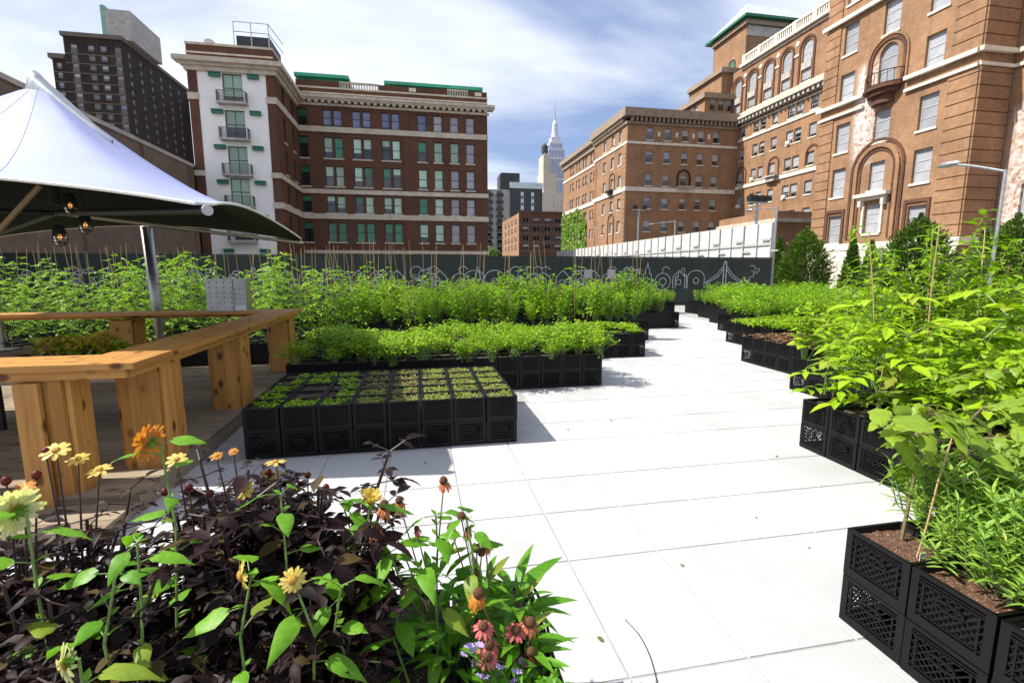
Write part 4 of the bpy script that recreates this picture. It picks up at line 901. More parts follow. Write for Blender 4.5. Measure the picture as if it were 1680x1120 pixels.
for u in (965, 1003):
    p = PY(u, 449, 23.98); b = MB(); b.box(p.x - 0.22, p.x + 0.22, 23.975, 23.99, p.z - 0.22, p.z + 0.22)
    tag(b.build('notice', 'blind_grey'), 'small pale square notice fixed to the mural hoarding', 'notice', 'notices on the mural hoarding')
t = thing('white_hoarding', 'tall white panelled hoarding receding behind the mural fence', 'fence')
wp = MB(); wp.box(0, 0.06, 0.012, 2.388, 0, 4.55); wp = wp.mesh('panel', 'white_panel')
y = 24.3
while y < 66: link('panel', wp, t, (19.55, y, -0.02)); y += 2.4
fr = MB(); yy = 24.3
while yy < 66:
    fr.box(19.47, 19.545, yy + 0.02, yy + 0.1, 0, 4.5)
    fr.box(19.47, 19.545, yy + 1.2, yy + 1.25, 0, 4.5); fr.box(19.43, 19.468, yy + 0.05, yy + 0.8, 3.55, 3.63); fr.box(19.43, 19.468, yy - 0.6, yy + 0.05, 2.9, 2.98); yy += 2.4
fr.build('brace_posts', 'hoard_frame', t)
b = MB(); b.box(19.44, 19.465, 24.4, 66, 3.3, 3.37); b.build('long_rail', 'hoard_frame', t)

# ================================================================== LAMP POSTS
def flood(label, p, h, heads):
    t = thing('floodlight_pole', label, 'lamp post', (p[0], p[1], -0.02)); b = MB(); b.tube([(0, 0, 0), (0, 0, h)], [0.13, 0.09], 8); b.build('pole', 'metal', t)
    b = MB(); b.box(-0.7, 0.7, -0.06, 0.06, h, h + 0.12); b.build('crossbar', 'metal', t)
    for x in heads: b = MB(); b.box(x - 0.22, x + 0.22, -0.3, 0.12, h + 0.121, h + 0.45); b.build('lamp_head', 'iron', t)
    return t
q = PX(1048, 345, 22); flood('grey floodlight pole with two dark heads beyond the white hoarding', (q.x, q.y), q.z, (-0.5, 0.5))
q = PX(1243, 333, 21.5); flood('pale floodlight pole with a cluster of three heads behind the hoarding end', (q.x, q.y), q.z, (-0.5, 0, 0.5))
def street(label, p, h, arm, rad=0.09, mat='metal'):
    t = thing('street_lamp', label, 'street lamp', (p[0], p[1], -0.02)); b = MB(); b.tube([(0, 0, 0), (0, 0, h)], [rad * 1.3, rad * 0.8], 8); b.build('pole', mat, t)
    a = Vector((arm[0], arm[1], arm[2] if len(arm) > 2 else 0.1)); b = MB(); b.tube([(0, 0, h - 0.05), a * 0.5 + Vector((0, 0, h)), a + Vector((0, 0, h))], 0.035, 6); b.build('arm', mat, t)
    d = Vector((arm[0], arm[1], 0)).normalized(); b = MB()
    b.lathe([(0.005, -0.32), (0.07, -0.2), (0.1, 0.05), (0.06, 0.3), (0.005, 0.36)], 10, a + Vector((0, 0, h - 0.01)), d); b.build('lamp_head', mat, t, smooth=True)
q = PX(1108, 362, 24); q2 = PX(1068, 364, 24); street('grey street lamp with short arm over the white hoarding', (q.x, q.y), q.z, (0, q2.y - q.y, 0.15))
q = PX(1275, 340, 21); q2 = PX(1230, 333, 21); street('steel street lamp with arm reaching towards the floodlight cluster', (q.x, q.y), q.z, (0, q2.y - q.y, 0.15), 0.07)
q = PX(1650, 277, 16); q2 = PX(1553, 269, 16); street('tall grey street lamp rising among the right hand planting', (q.x, q.y), q.z, (0.0, q2.y - q.y - 0.1, q2.z - q.z), 0.045)

# ================================================================== TREES
def conifer_meshes(seed, h, r, shape):
    rr = random.Random(seed); b = MB(); nb = 1500
    tk = MB(); tk.tube([(0, 0, 0), (rr.uniform(-.05, .05), rr.uniform(-.05, .05), h * 0.5), (0, 0, h * 0.93)], [0.07 * h / 3, 0.02], 7)
    for k in range(nb):
        tt = (k + rr.random()) / nb; z = h * (0.06 + 0.92 * tt); rad = r * shape(tt) * rr.uniform(0.72, 1.12); az = k * 2.39996 + rr.uniform(-0.3, 0.3)
        el = 0.25 + 0.9 * tt + rr.uniform(-0.25, 0.2); d = polar(az, el)
        base = Vector((0, 0, z - rad * 0.45)) + polar(az, 0.1) * rad * rr.uniform(0.35, 0.62)
        if k % 20 == 0: tk.tube([Vector((0, 0, base.z)), base, base + d * rad * 0.3], [0.014, 0.005], 4)
        for j in range(6):
            s = d.cross(UP).normalized(); q = (d + s * rr.uniform(-0.9, 0.9) + UP * rr.uniform(-0.3, 0.5)).normalized()
            b.leaf(base + d * rad * 0.06 * j + rvl(rr, 0.05), q, UP + rvl(rr, 0.8), rad * rr.uniform(0.10, 0.2) + 0.05, 0.05, 'small', rr.uniform(-0.1, 0.35))
    return tk.mesh('trunk', 'bark'), b.mesh('crown', 'l_conifer')
def rvl(rr, a): return Vector((rr.uniform(-a, a), rr.uniform(-a, a), rr.uniform(-a, a)))
def tree(name, label, p, tk, cr, s=1, group=None, rz=0, z=0.0):
    t = thing(name, label, 'tree', (p[0], p[1], z), rz, group); t.scale = (s, s, s); link('trunk', tk, t); link('crown', cr, t); return t
cone = lambda t: max(0.05, (1 - t) ** 0.75) * min(1, 0.55 + 2.2 * t); egg = lambda t: math.sin(math.pi * min(1, (0.1 + t * 0.93))) ** 0.6
m1 = conifer_meshes(1, 3.3, 1.35, egg); m2 = conifer_meshes(2, 3.2, 0.85, cone); m3 = conifer_meshes(3, 3.3, 1.5, egg)
def barrier(label, x, y, rz, group):
    b = MB(); b.prism([(-0.3, 0), (0.3, 0), (0.24, 0.12), (0.12, 0.3), (0.09, 0.86), (-0.09, 0.86), (-0.12, 0.3), (-0.24, 0.12)], -0.9, 0.9)
    me = b.mesh('concrete_barrier', 'barrier'); me.transform(Matrix.Rotation(RAD(90), 4, 'X'))
    o = link('concrete_barrier', me, None, (x, y, -0.028), rz); tag(o, label, 'barrier', group); return o
for k, (u, X, top, me, nm, lb) in enumerate((
        (1325, 24, 372, m1, 'evergreen_tree', 'broad rounded evergreen tree beside the white hoarding end'),
        (1402, 24, 385, m2, 'evergreen_tree', 'slim pointed dark evergreen tree left of a narrower twin'),
        (1432, 23, 390, m2, 'evergreen_tree', 'narrower pointed evergreen tree by the bushy one'),
        (1512, 20, 350, m3, 'evergreen_tree', 'bushy wide evergreen tree under the pavilion niche'),
        (1280, 25, 385, m2, 'evergreen_tree', 'thin dark evergreen tree behind the steel lamp'),
        (1618, 19, 372, m2, 'evergreen_tree', 'pointed evergreen tree before the shaded pavilion side'),
        (1672, 17, 350, m3, 'evergreen_tree', 'large bushy evergreen tree before the brick end block'))):
    q = PX(u, top, X); tree(nm, lb, (q.x, q.y), me[0], me[1], q.z / (3.25), rz=k * 1.3, z=-0.03)
for k, (u, X) in enumerate(((1280, 20.6), (1305, 20.9), (1345, 20.6), (1375, 20.5))):
    q = PX(u, 460, X); barrier('pale concrete road barrier under the evergreen trees', q.x, q.y, RAD(8 * (k - 1)), 'barriers under the evergreens')
rr = random.Random(8); b = MB(); tk = MB(); tk.tube([(0, 0, 0), (0, 0, 3), (0.2, 0, 6)], [0.2, 0.08], 7)
for k in range(14): d = polar(k * 2.4, 0.6); tk.tube([(0, 0, 3 + k * 0.2), Vector((0, 0, 3.4 + k * 0.2)) + d * 1.6], [0.06, 0.02], 5)
for k in range(2600):
    d = rvl(rr, 1).normalized(); q = Vector((d.x * 2.6, d.y * 2.6, 6 + d.z * 3.0)) * 1.0; q = Vector((0, 0, 6)) + (q - Vector((0, 0, 6))) * rr.uniform(0.5, 1.0) * (0.8 + 0.25 * math.sin(5 * d.x + 4 * d.z))
    b.leaf(q, rvl(rr, 1), d + UP, 0.5, 0.4, 'small')
q = PY(808, 400, 110); tree('street_tree', 'green street tree beside the hospital wing corner', (q.x, 110), tk.mesh('trunk', 'bark'), b.mesh('crown', 'l_tree'), 0.85, z=-0.03)

# ================================================================== DECK, BAR AND TENT
deck = thing('timber_deck', 'low weathered timber deck under the white tent', 'deck')
DX0, DX1, DY0, DY1, DZ = -8.2, -2.08, 3.93, 9.15, 0.16
b = MB(); b.box(DX0, DX1 - 0.045, DY0 + 0.045, DY1 - 0.02, -0.004, DZ - 0.032); b.build('deck_frame', 'black_pot', deck)
n = 37; wd = (DY1 - DY0) / n
pl = MB(); pl.box(DX0 + 5, DX1 + 5, 0.0025, wd - 0.0025, 0, 0.03); pl = pl.mesh('plank', 'decking')
for k in range(n): link('plank', pl, deck, (-5, DY0 + k * wd, DZ - 0.03 + rnd.uniform(-0.001, 0.001)))
b = MB(); b.box(DX0, DX1 - 0.043, DY0, DY0 + 0.04, -0.004, DZ - 0.033); b.build('front_fascia', 'decking', deck)
b = MB(); b.box(DX1 - 0.04, DX1 - 0.002, DY0, DY1 - 0.02, -0.004, DZ - 0.033); b.build('side_fascia', 'decking', deck)
# step in front of the deck
st = thing('timber_step', 'low timber step board in front of the deck corner', 'step')
for k in range(3):
    b = MB(); b.box(-1.6, 1.6, 0.0, 0.135, 0, 0.03); b.build('plank', 'decking', st, (-3.7, 3.46 + k * 0.14, 0.075))
b = MB(); b.box(-5.28, -2.12, 3.49, 3.87, -0.003, 0.073); b.build('step_frame', 'decking', st)

bar = thing('timber_bar', 'cedar bar counter on boxed plank posts around the deck', 'bar counter')
RZ = 1.15
def board(L, W_, T, loc, rz=0.0, parent=None, name='plank', mat='cedar', rot=None):
    b = MB(); b.box(0, L, 0, W_, 0, T); o = b.build(name, mat, parent or bar, loc); o.rotation_euler = rot or (0, 0, rz); return o
def top_run(name, p0, L, rz, w0=0.45, nb=3, mit=None):
    e = thing_part(name); 
    return e
# top boards: front run along X, right run along Y, back run along X (mitred look: butted corners)
tw = 0.45 / 3
for k in range(3):
    d = k * tw
    b = MB(); x1 = -2.02 - d; x1b = -2.02 - d - tw  # mitre
    # front run plank (local x along length)
    y0, y1 = 3.86 + d + 0.002, 3.86 + d + tw - 0.002
    b.prism([(-8.2 + 5, y0 - 3.86), (x1 + 5 - 0.002, y0 - 3.86), (x1b + 5 - 0.002, y1 - 3.86), (-8.2 + 5, y1 - 3.86)], 0, 0.045); b.build('plank', 'cedar', bar, (-5, 3.86, RZ - 0.045))
    # right run plank
    yA = 3.86 + d; yB = 3.86 + d + tw; yC = 9.05 - d; yD = 9.05 - d - tw
    xo, xi = -2.02 - d - 0.002, -2.02 - d - tw + 0.002
    b = MB(); b.prism([(yA + 0.003 - 6.4, 2.02 + d + 0.002 - 2.02), (yB + 0.003 - 6.4, d + tw - 0.002), (yD - 0.003 - 6.4, d + tw - 0.002), (yC - 0.003 - 6.4, d + 0.002)], 0, 0.045)
    o = b.build('plank', 'cedar', bar, (-2.02, 6.4, RZ - 0.045)); o.rotation_euler = (0, 0, RAD(90))
    # back run plank
    b = MB(); y0, y1 = 9.05 - d - tw + 0.002, 9.05 - d - 0.002
    b.prism([(-8.2 + 5, y0 - 9), (x1b + 5 - 0.002, y0 - 9), (x1 + 5 - 0.002, y1 - 9), (-8.2 + 5, y1 - 9)], 0, 0.045); b.build('plank', 'cedar', bar, (-5, 9, RZ - 0.045))
# aprons
board(6.1, 0.035, 0.07, (-8.2, 3.91, RZ - 0.117), name='apron'); board(5.02, 0.035, 0.07, (-2.08, 3.95, RZ - 0.117), RAD(90), name='apron'); board(6.1, 0.035, 0.07, (-8.2, 8.955, RZ - 0.117), name='apron')
def post(x0, x1, y0, y1, z0=DZ, z1=RZ - 0.118, extra=False):
    e = link('post', None, bar, (x0, y0, z0)); e.empty_display_size = 0.1; h = z1 - z0; t_ = 0.035
    def pl(p0, along, w, nrm_rot):
        pass
    def vert(loc, w, rz):
        b = MB(); b.box(0, h, 0.0015, w - 0.0015, 0, t_); o = b.build('plank', 'cedar', e, loc)
        # local x -> up, local y -> along the face, local z -> outward
        m = {'f': Matrix(((0, 1, 0), (0, 0, -1), (1, 0, 0))), 'r': Matrix(((0, 0, 1), (0, 1, 0), (1, 0, 0))), 'b': Matrix(((0, -1, 0), (0, 0, 1), (1, 0, 0))), 'l': Matrix(((0, 0, -1), (0, -1, 0), (1, 0, 0)))}[rz]
        if m.determinant() < 0:
            for v in o.data.vertices: v.co.y = w - v.co.y
            m = m @ Matrix(((1, 0, 0), (0, -1, 0), (0, 0, 1)))
            o.location = Vector(loc) + (m @ Vector((0, -w, 0)))
            
        o.rotation_euler = m.to_euler(); o.data.update()
        return o
    W_, D_ = x1 - x0, y1 - y0
    nf = max(2, round(W_ / 0.14)); 
    for k in range(nf): vert((k * W_ / nf, 0, 0), W_ / nf, 'f')
    ns = max(2, round((D_) / 0.15))
    for k in range(ns): vert((W_, k * D_ / ns, 0), D_ / ns, 'r')
    for k in range(nf): vert(((k + 1) * W_ / nf, D_, 0), W_ / nf, 'b')
    for k in range(ns): vert((0, (k + 1) * D_ / ns, 0), D_ / ns, 'l')
    return e
post(-2.42, -2.13, 4.42, 4.72); post(-2.80, -2.54, 3.98, 4.2)
board(0.99, 0.15, 0.035, (-2.645, 3.92, 0.03), rot=(RAD(90), RAD(-90), 0), name='cover_board')
post(-2.42, -2.13, 6.2, 6.52); post(-2.42, -2.13, 8.5, 8.8); post(-4.75, -4.45, 8.62, 8.9); post(-7.2, -6.9, 8.62, 8.9)

# tent: square, corners 2.33 m, peak 3.86 m
tent = thing('tensile_tent', 'white peaked tensile tent with navy lining over the deck', 'tent')
TC = Vector((-4.30, 7.0)); HX, HY = 2.64, 2.55; ZC, ZP = 2.33, 3.86
def tent_surface(dz, name, mat, shrink=0.0):
    b = MB(); NA, NR = 96, 18; vid = []
    for i in range(NA):
        a = 2 * math.pi * i / NA; ca, sa = math.cos(a), math.sin(a)
        k = 1 / max(abs(ca) / HX, abs(sa) / HY); ex, ey = ca * k, sa * k
        if abs(abs(ex) - HX) < 1e-6: tt = ey / HY
        else: tt = ex / HX
        sag = (1 - tt * tt); f = 1 - 0.085 * sag; ze = ZC + 0.24 * sag ** 0.9
        row = []
        for j in range(NR + 1):
            s = j / NR; r0 = 0.17
            rad = r0 / k + (f - r0 / k) * s if k > 0 else s
            z = ze + (ZP - ze) * (1 - s) ** 1.55
            row.append(len(b.v)); b.v.append((TC.x + ex * rad * (1 - 0.125 * (ey / HY + 1) / 2 if ex > 0 else 1), TC.y + ey * rad, z + dz))
        vid.append(row)
    for i in range(NA):
        for j in range(NR): b.face((vid[i][j], vid[i][j + 1], vid[(i + 1) % NA][j + 1], vid[(i + 1) % NA][j]))
    return b.build(name, mat, tent, smooth=True), [[b.v[v] for v in r] for r in vid]
o, grid = tent_surface(0, 'canopy', 'canvas'); tent_surface(-0.012, 'lining', 'lining')
b = MB(); ed = [Vector(r[-1]) - Vector((0, 0, 0.006)) for r in grid]; b.tube(ed + [ed[0]], 0.014, 6); b.build('edge_cable', 'white_plastic', tent)
for i_ in range(0, 96, 6):
    b = MB(); b.tube([Vector(p) + Vector((0, 0, 0.001)) for p in grid[i_]], 0.0035, 4, False); b.build('seam', 'canvas', tent)
# crown: brushed collar with a tall curved fin that runs down the canopy
b = MB(); b.lathe([(0.215, ZP - 0.10), (0.215, ZP - 0.045), (0.17, ZP - 0.03), (0.15, ZP - 0.02), (0.02, ZP + 0.01)], 28, (TC.x, TC.y, 0)); b.build('crown_ring', 'metal', tent)
b = MB(); dd = Vector((0.94, -0.34, 0)).normalized(); ss = Vector((-dd.y, dd.x, 0)); P_ = []
for k in range(17):
    s = k / 16; rad = -0.10 + 1.0 * s; rc = max(0.0, (abs(rad) - 0.17) / 2.3)
    zc_ = ZC + 0.24 + (ZP - ZC - 0.24) * (1 - rc) ** 1.55 if abs(rad) > 0.17 else ZP - 0.02
    top = ZP + 0.27 * math.sqrt(max(0, 1 - ((s - 0.06) / 0.06) ** 2)) if s < 0.06 else ZP + 0.27 - 0.86 * (s - 0.06) ** 0.92
    z = max(top, zc_ + 0.015); hw = 0.10 * (1 - s) ** 0.7 + 0.008
    P_.append((Vector((TC.x, TC.y, 0)) + dd * rad, hw, zc_ - 0.01, z))
n0 = len(b.v)
for (p, hw, zl, zt) in P_:
    for q in range(9):
        t_ = q / 8; ang = math.pi * t_; yy_ = -math.cos(ang) * hw; zz_ = zl + (zt - zl) * (math.sin(ang) ** 0.45 if 0 < q < 8 else 0)
        b.v.append((p.x + ss.x * yy_, p.y + ss.y * yy_, zz_))
for i in range(16):
    for q in range(8): b.face((n0 + i * 9 + q, n0 + i * 9 + q + 1, n0 + (i + 1) * 9 + q + 1, n0 + (i + 1) * 9 + q))
b.face(tuple(n0 + q for q in reversed(range(9))))
b.build('crown_fin', 'metal', tent, smooth=True)
# poles and struts
b = MB(); b.tube([(-4.42, 9.42, -0.005), (-4.50, 9.42, 2.60)], 0.085, 14); b.build('pole', 'steel_pole', tent, smooth=True)
for sx, sy in ((-1, -1), (-1, 1)):
    b = MB(); b.tube([(TC.x + sx * HX * 0.97, TC.y + sy * HY * 0.97, DZ if sy < 0 else DZ), (TC.x + sx * HX * 0.97, TC.y + sy * HY * 0.97, ZC)], 0.06, 10); b.build('pole', 'steel_pole', tent, smooth=True)
NRc = PY(348, 341, 4.5); FRc = Vector((TC.x + HX * 0.985 * 0.875, TC.y + HY * 0.985, ZC - 0.02))
b = MB(); b.tube([(-4.5, 9.4, 2.58), FRc], 0.03, 8); b.build('strut', 'iron', tent)
s0 = Vector((TC.x, TC.y, 2.5)); NRv = Vector((TC.x + HX * 0.99, TC.y - HY * 0.985, ZC - 0.035))
b = MB(); b.tube([s0, NRv], 0.035, 10); so = b.build('strut', 'iron', tent); 
dv = (NRv - s0).normalized(); b = MB(); b.tube([NRv + dv * 0.001, NRv + dv * 0.02], 0.044, 14); b.build('strut_cap', 'metal', so)
b = MB(); b.tube([s0, FRc], 0.02, 8); b.build('strut', 'stone', tent)
b = MB(); b.tube([s0, Vector((TC.x - HX * 0.97, TC.y - HY * 0.97, ZC))], 0.03, 8); b.build('strut', 'iron', tent)
b = MB(); b.tube([s0, Vector((TC.x - HX * 0.97, TC.y + HY * 0.97, ZC))], 0.03, 8); b.build('strut', 'iron', tent)
b = MB(); b.tube([Vector((TC.x, TC.y, 2.6)), Vector((TC.x, TC.y, ZP - 0.06))], 0.06, 10); b.build('king_post', 'iron', tent)
q0 = PY(-40, 420, 5.2); q1 = PY(66, 304, 5.0); b = MB(); b.tube([q0, q1], 0.022, 8); b.build('brace_tube', 'stem_brown', tent)
# hanging lamps
for k, (u, v, yy) in enumerate(((115, 335, 6.5), (140, 367, 6.6), (98, 387, 6.4))):
    q = PY(u, v, yy); lt = thing('hanging_lamp', ('wire caged jar lamp with glowing bulb hung highest under the tent', 'wire caged jar lamp with glowing bulb hung nearest the tent pole', 'wire caged jar lamp with glowing bulb hung lowest under the tent')[k], 'lamp', (q.x, q.y, q.z), 0, 'jar lamps under the tent'); lt.scale = (0.72, 0.72, 0.72)
    b = MB(); b.lathe([(0.01, 0.16), (0.055, 0.155), (0.075, 0.10), (0.085, 0.07), (0.085, 0.035), (0.09, 0.03)], 14); b.build('lamp_cap', 'iron', lt, smooth=True)
    b = MB(); b.lathe([(0.07, 0.034), (0.08, -0.03), (0.075, -0.1), (0.05, -0.14), (0.01, -0.15)], 14); b.build('glass_jar', 'clear_glass', lt, smooth=True)
    b = MB()
    for z, r in ((0.0, 0.095), (-0.05, 0.097), (-0.1, 0.085)): b.tube([(r * math.cos(a), r * math.sin(a), z) for a in [2 * math.pi * j / 14 for j in range(15)]], 0.006, 4)
    for j in range(6):
        a = math.pi * j / 3; b.tube([(0.09 * math.cos(a), 0.09 * math.sin(a), 0.034), (0.1 * math.cos(a), 0.1 * math.sin(a), -0.05), (0.06 * math.cos(a), 0.06 * math.sin(a), -0.15), (0, 0, -0.165)], 0.005, 4)
    b.build('wire_cage', 'iron', lt)
    b = MB(); b.lathe([(0.004, 0.03), (0.02, 0.0), (0.026, -0.03), (0.016, -0.055), (0.003, -0.06)], 10); b.build('bulb', 'filament', lt, smooth=True)
    r = math.hypot((q.x - TC.x) / HX, (q.y - TC.y) / HY); zt = ZC + 0.2 + (ZP - ZC - 0.2) * (1 - min(1, r)) ** 1.55
    b = MB(); b.tube([(0, 0, 0.155), (0, 0, (zt - q.z + 0.02) / 0.72)], 0.006, 5); b.build('cord', 'hose', lt)

# perforated steel box on the back bar
p0 = PY(345, 500, 8.85); p1 = PY(405, 457, 8.85)
bx = thing('perforated_box', 'perforated grey steel box standing on the back bar', 'metal box', (p0.x, 8.72, RZ)); w_, h_ = (p1.x - p0.x), p1.z - RZ
b = MB(); b.box(0, w_ * 0.68, 0, 0.3, 0.0, h_); b.build('casing', 'metal', bx)
b = MB(); b.box(w_ * 0.68 + 0.003, w_, 0.02, 0.28, 0.0, h_ - 0.004); b.build('side_casing', 'metal', bx)
b = MB()
for i in range(4):
    for j in range(6): b.lathe([(0.011, 0), (0.001, 0.003)], 8, (0.06 + i * w_ * 0.18, -0.0008, 0.06 + j * h_ * 0.155), (0, -1, 0))
for i in range(3):
    for j in range(5): b.lathe([(0.009, 0), (0.001, 0.003)], 8, (w_ * 0.74 + i * w_ * 0.1, 0.0192, 0.12 + j * h_ * 0.15), (0, -1, 0))
tag(b.build('perforations', 'black_pot', bx), kind='stuff')
b = MB(); b.box(w_ * 0.70, w_ * 0.98, 0.012, 0.0198, 0.012, 0.09); b.build('socket_plate', 'white_plastic', bx)

# dining table, plates, glasses, centrepiece, chair
tb = thing('dining_table', 'slatted timber dining table beneath the tent', 'table', (-5.3, 6.3, DZ)); TZ = 0.74
for k in range(6):
    b = MB(); b.box(-0.9, 0.9, 0.004, 0.136, 0, 0.03); b.build('slat', 'decking', tb, (0, -0.42 + 0.14 * k, TZ - 0.03))
for sx in (-0.8, 0.8):
    for sy in (-0.36, 0.36): b = MB(); b.box(sx - 0.03, sx + 0.03, sy - 0.03, sy + 0.03, 0, TZ - 0.031); b.build('leg', 'decking', tb)
plm = MB(); plm.lathe([(0.001, 0.006), (0.075, 0.006), (0.13, 0.018), (0.132, 0.021), (0.075, 0.012), (0.001, 0.011)], 24); plm = plm.mesh('plate', 'porcelain', True)
for x, y in ((-4.72, 6.1), (-5.05, 6.05), (-4.7, 6.52), (-5.1, 6.5), (-5.5, 6.1), (-5.5, 6.5)): tag(link('dinner_plate', plm, None, (x, y, DZ + TZ - 0.004)), 'round white dinner plate laid on the timber table', 'plate', 'plates on the timber table')
gm = MB(); gm.lathe([(0.033, 0.0), (0.033, 0.004), (0.005, 0.008), (0.004, 0.085), (0.025, 0.10), (0.042, 0.14), (0.04, 0.18), (0.036, 0.21)], 16); gm = gm.mesh('wine_glass', 'clear_glass', True)
for x, y in ((-4.86, 6.28), (-5.2, 6.27), (-4.55, 6.32), (-5.6, 6.3)): tag(link('wine_glass', gm, None, (x, y, DZ + TZ + 0.001)), 'clear stemmed wine glass standing on the timber table', 'glass', 'glasses on the timber table')
def bloom_pot(label, p, r, seed, goldf):
    rr = random.Random(seed); t = thing('potted_sedum', label, 'potted plant', p, 0, 'potted plants along the bar')
    b = MB(); b.lathe([(0.001, 0), (r * 0.55, 0), (r * 0.7, r * 1.1), (r * 0.74, r * 1.1), (r * 0.74, r * 1.2), (r * 0.62, r * 1.2), (r * 0.6, r * 1.05), (0.001, r * 1.05)], 16); b.build('pot', 'black_pot', t)
    b = MB(); g = MB()
    for k in range(260):
        d = rvl(rr, 1).normalized(); d.z = abs(d.z) * 0.9; q = Vector((0, 0, r * 1.35)) + d * r * rr.uniform(0.6, 1.05)
        (g if rr.random() < goldf * (0.4 + d.z) else b).leaf(q, d + rvl(rr, 0.7), UP + rvl(rr, 0.5), 0.055, 0.03, 'small')
    b.build('foliage', 'l_tomato', t); g.build('bloom', 'l_tablegold', t)
for k, (u, yy) in enumerate(((92, 5.4), (122, 5.6), (150, 5.4), (168, 5.7), (190, 5.5))):
    q = PY(u, 575, yy); bench_z = 0.62
    bloom_pot('black pot of golden flowering succulents standing on the trestle shelf', (q.x, yy, DZ + bench_z), 0.17 if k < 4 else 0.14, k, 0.8 if k in (0, 2, 3) else 0.35)
sh = thing('trestle_shelf', 'narrow dark shelf holding the potted succulents', 'shelf', (-3.55, 5.52, DZ))
b = MB(); b.box(-0.85, 0.95, -0.3, 0.35, 0.585, 0.617); b.build('shelf_board', 'decking', sh)
for sx in (-0.75, 0.85):
    b = MB(); b.box(sx - 0.025, sx + 0.025, -0.25, -0.2, 0, 0.584); b.box(sx - 0.025, sx + 0.025, 0.25, 0.3, 0, 0.584); b.box(sx - 0.02, sx + 0.02, -0.199, 0.249, 0.3, 0.34); b.build('leg_frame', 'iron', sh)
ch = thing('green_chair', 'green enamelled metal chair tucked under the bar', 'chair', (-4.15, 4.95, DZ), RAD(200))
b = MB(); b.box(-0.2, 0.2, -0.2, 0.2, 0.43, 0.445); b.build('seat', 'chair_green', ch)
for sx in (-0.18, 0.18):
    b = MB(); b.tube([(sx * 1.1, -0.2, 0), (sx, -0.18, 0.43)], 0.014, 6); b.build('leg', 'chair_green', ch)
    b = MB(); b.tube([(sx * 1.1, 0.24, 0), (sx, 0.19, 0.43), (sx, 0.22, 0.82)], 0.014, 6); b.build('leg', 'chair_green', ch)
b = MB(); b.tube([(-0.18, 0.22, 0.82), (-0.1, 0.235, 0.85), (0.1, 0.235, 0.85), (0.18, 0.22, 0.82)], 0.014, 6); b.box(-0.09, 0.09, 0.205, 0.222, 0.447, 0.84); b.build('backrest', 'chair_green', ch)

# ================================================================== CRATES
CP = 0.335; CS = 0.325; CHT = 0.252
def crate_mesh(lined):
    b = MB(); h = CHT - 0.004; s = CS / 2
    for k in range(4):
        c, sn = math.cos(math.pi / 2 * k), math.sin(math.pi / 2 * k)
        U = Vector((c, sn, 0)); Nn = Vector((sn, -c, 0))
        def P(u, z, d): return U * u + UP * z + Nn * (s + d)
        def bx(u0, u1, z0, z1, d0, d1):
            p = [P(u, z, d) for d in (d0, d1) for z in (z0, z1) for u in (u0, u1)]; n = len(b.v); b.v += [tuple(x) for x in p]
            for q4 in ((4, 5, 7, 6), (1, 0, 2, 3), (0, 4, 6, 2), (5, 1, 3, 7), (6, 7, 3, 2), (0, 1, 5, 4)): b.face(tuple(n + i for i in q4))
        e = s - 0.001
        bx(-e, e, h - 0.018, h, -0.016, 0.0); bx(-e, e, h - 0.034, h - 0.028, -0.010, -0.001); bx(-e, e, h - 0.048, h - 0.042, -0.010, -0.001)
        bx(-e, e, 0.0, 0.045, -0.012, -0.0005); bx(-e, e, 0.056, 0.062, -0.010, -0.001)
        for sg in (-1, 1):
            u = sg * (s - 0.018); bx(u - 0.017, u + 0.017, 0.0455, h - 0.0185, -0.011, -0.0002); bx(sg * 0.108 - 0.004, sg * 0.108 + 0.004, 0.0455, h - 0.049, -0.010, -0.001)
        # lattice
        u0, u1, z0, z1 = -s + 0.036, s - 0.036, 0.063, h - 0.05
        for sg in (-1, 1):
            for m in range(-6, 9):
                q = m * 0.034; pts = []
                # line z = z0 + sg*(u-u0) + q
                for u in (u0, u1):
                    z = z0 + sg * (u - u0) + q + (0 if sg > 0 else (u1 - u0) * 0.0)
                    if z0 - 1e-6 <= z <= z1 + 1e-6: pts.append((u, z))
                for z in (z0, z1):
                    u = u0 + sg * (z - z0 - q)
                    if u0 < u < u1: pts.append((u, z))
                if len(pts) >= 2 and (pts[0][0] - pts[1][0]) ** 2 + (pts[0][1] - pts[1][1]) ** 2 > 0.0004:
                    b.bar(P(*pts[0], -0.006 if sg > 0 else -0.0075), P(*pts[1], -0.006 if sg > 0 else -0.0075), 0.0065, 0.006, Nn)
        # handle ring
        hz = 0.155; ov = [(0.055 * math.cos(a), hz + 0.018 * math.sin(a)) for a in [2 * math.pi * j / 12 for j in range(12)]]
        for j in range(12): b.bar(P(*ov[j], -0.004), P(*ov[(j + 1) % 12], -0.004), 0.009, 0.011, Nn)
        if not lined:
            pass
    b.box(-s + 0.012, s - 0.012, -s + 0.012, s - 0.012, 0.002, 0.008)
    if lined:
        b.cur = 1; i = s - 0.0175
        for a, c in (((-i, -i), (i, -i)), ((i, -i), (i, i)), ((i, i), (-i, i)), ((-i, i), (-i, -i))):
            b.quad((a[0], a[1], 0.009), (c[0], c[1], 0.009), (c[0], c[1], h - 0.006), (a[0], a[1], h - 0.006))
    return b.mesh('milk_crate', ['crate', 'liner'])
CM_U = crate_mesh(True); CM_L = crate_mesh(False)
def soil_mesh(mat, seed):
    rr = random.Random(seed); b = MB(); n = 8; s = CS / 2 - 0.018; ids = []
    for i in range(n + 1):
        for j in range(n + 1): ids.append(len(b.v)); b.v.append((-s + 2 * s * i / n, -s + 2 * s * j / n, CHT - 0.035 + rr.uniform(-0.008, 0.008)))
    for i in range(n):
        for j in range(n): a = i * (n + 1) + j; b.face((a, a + n + 1, a + n + 2, a + 1))
    return b.mesh('soil', mat)
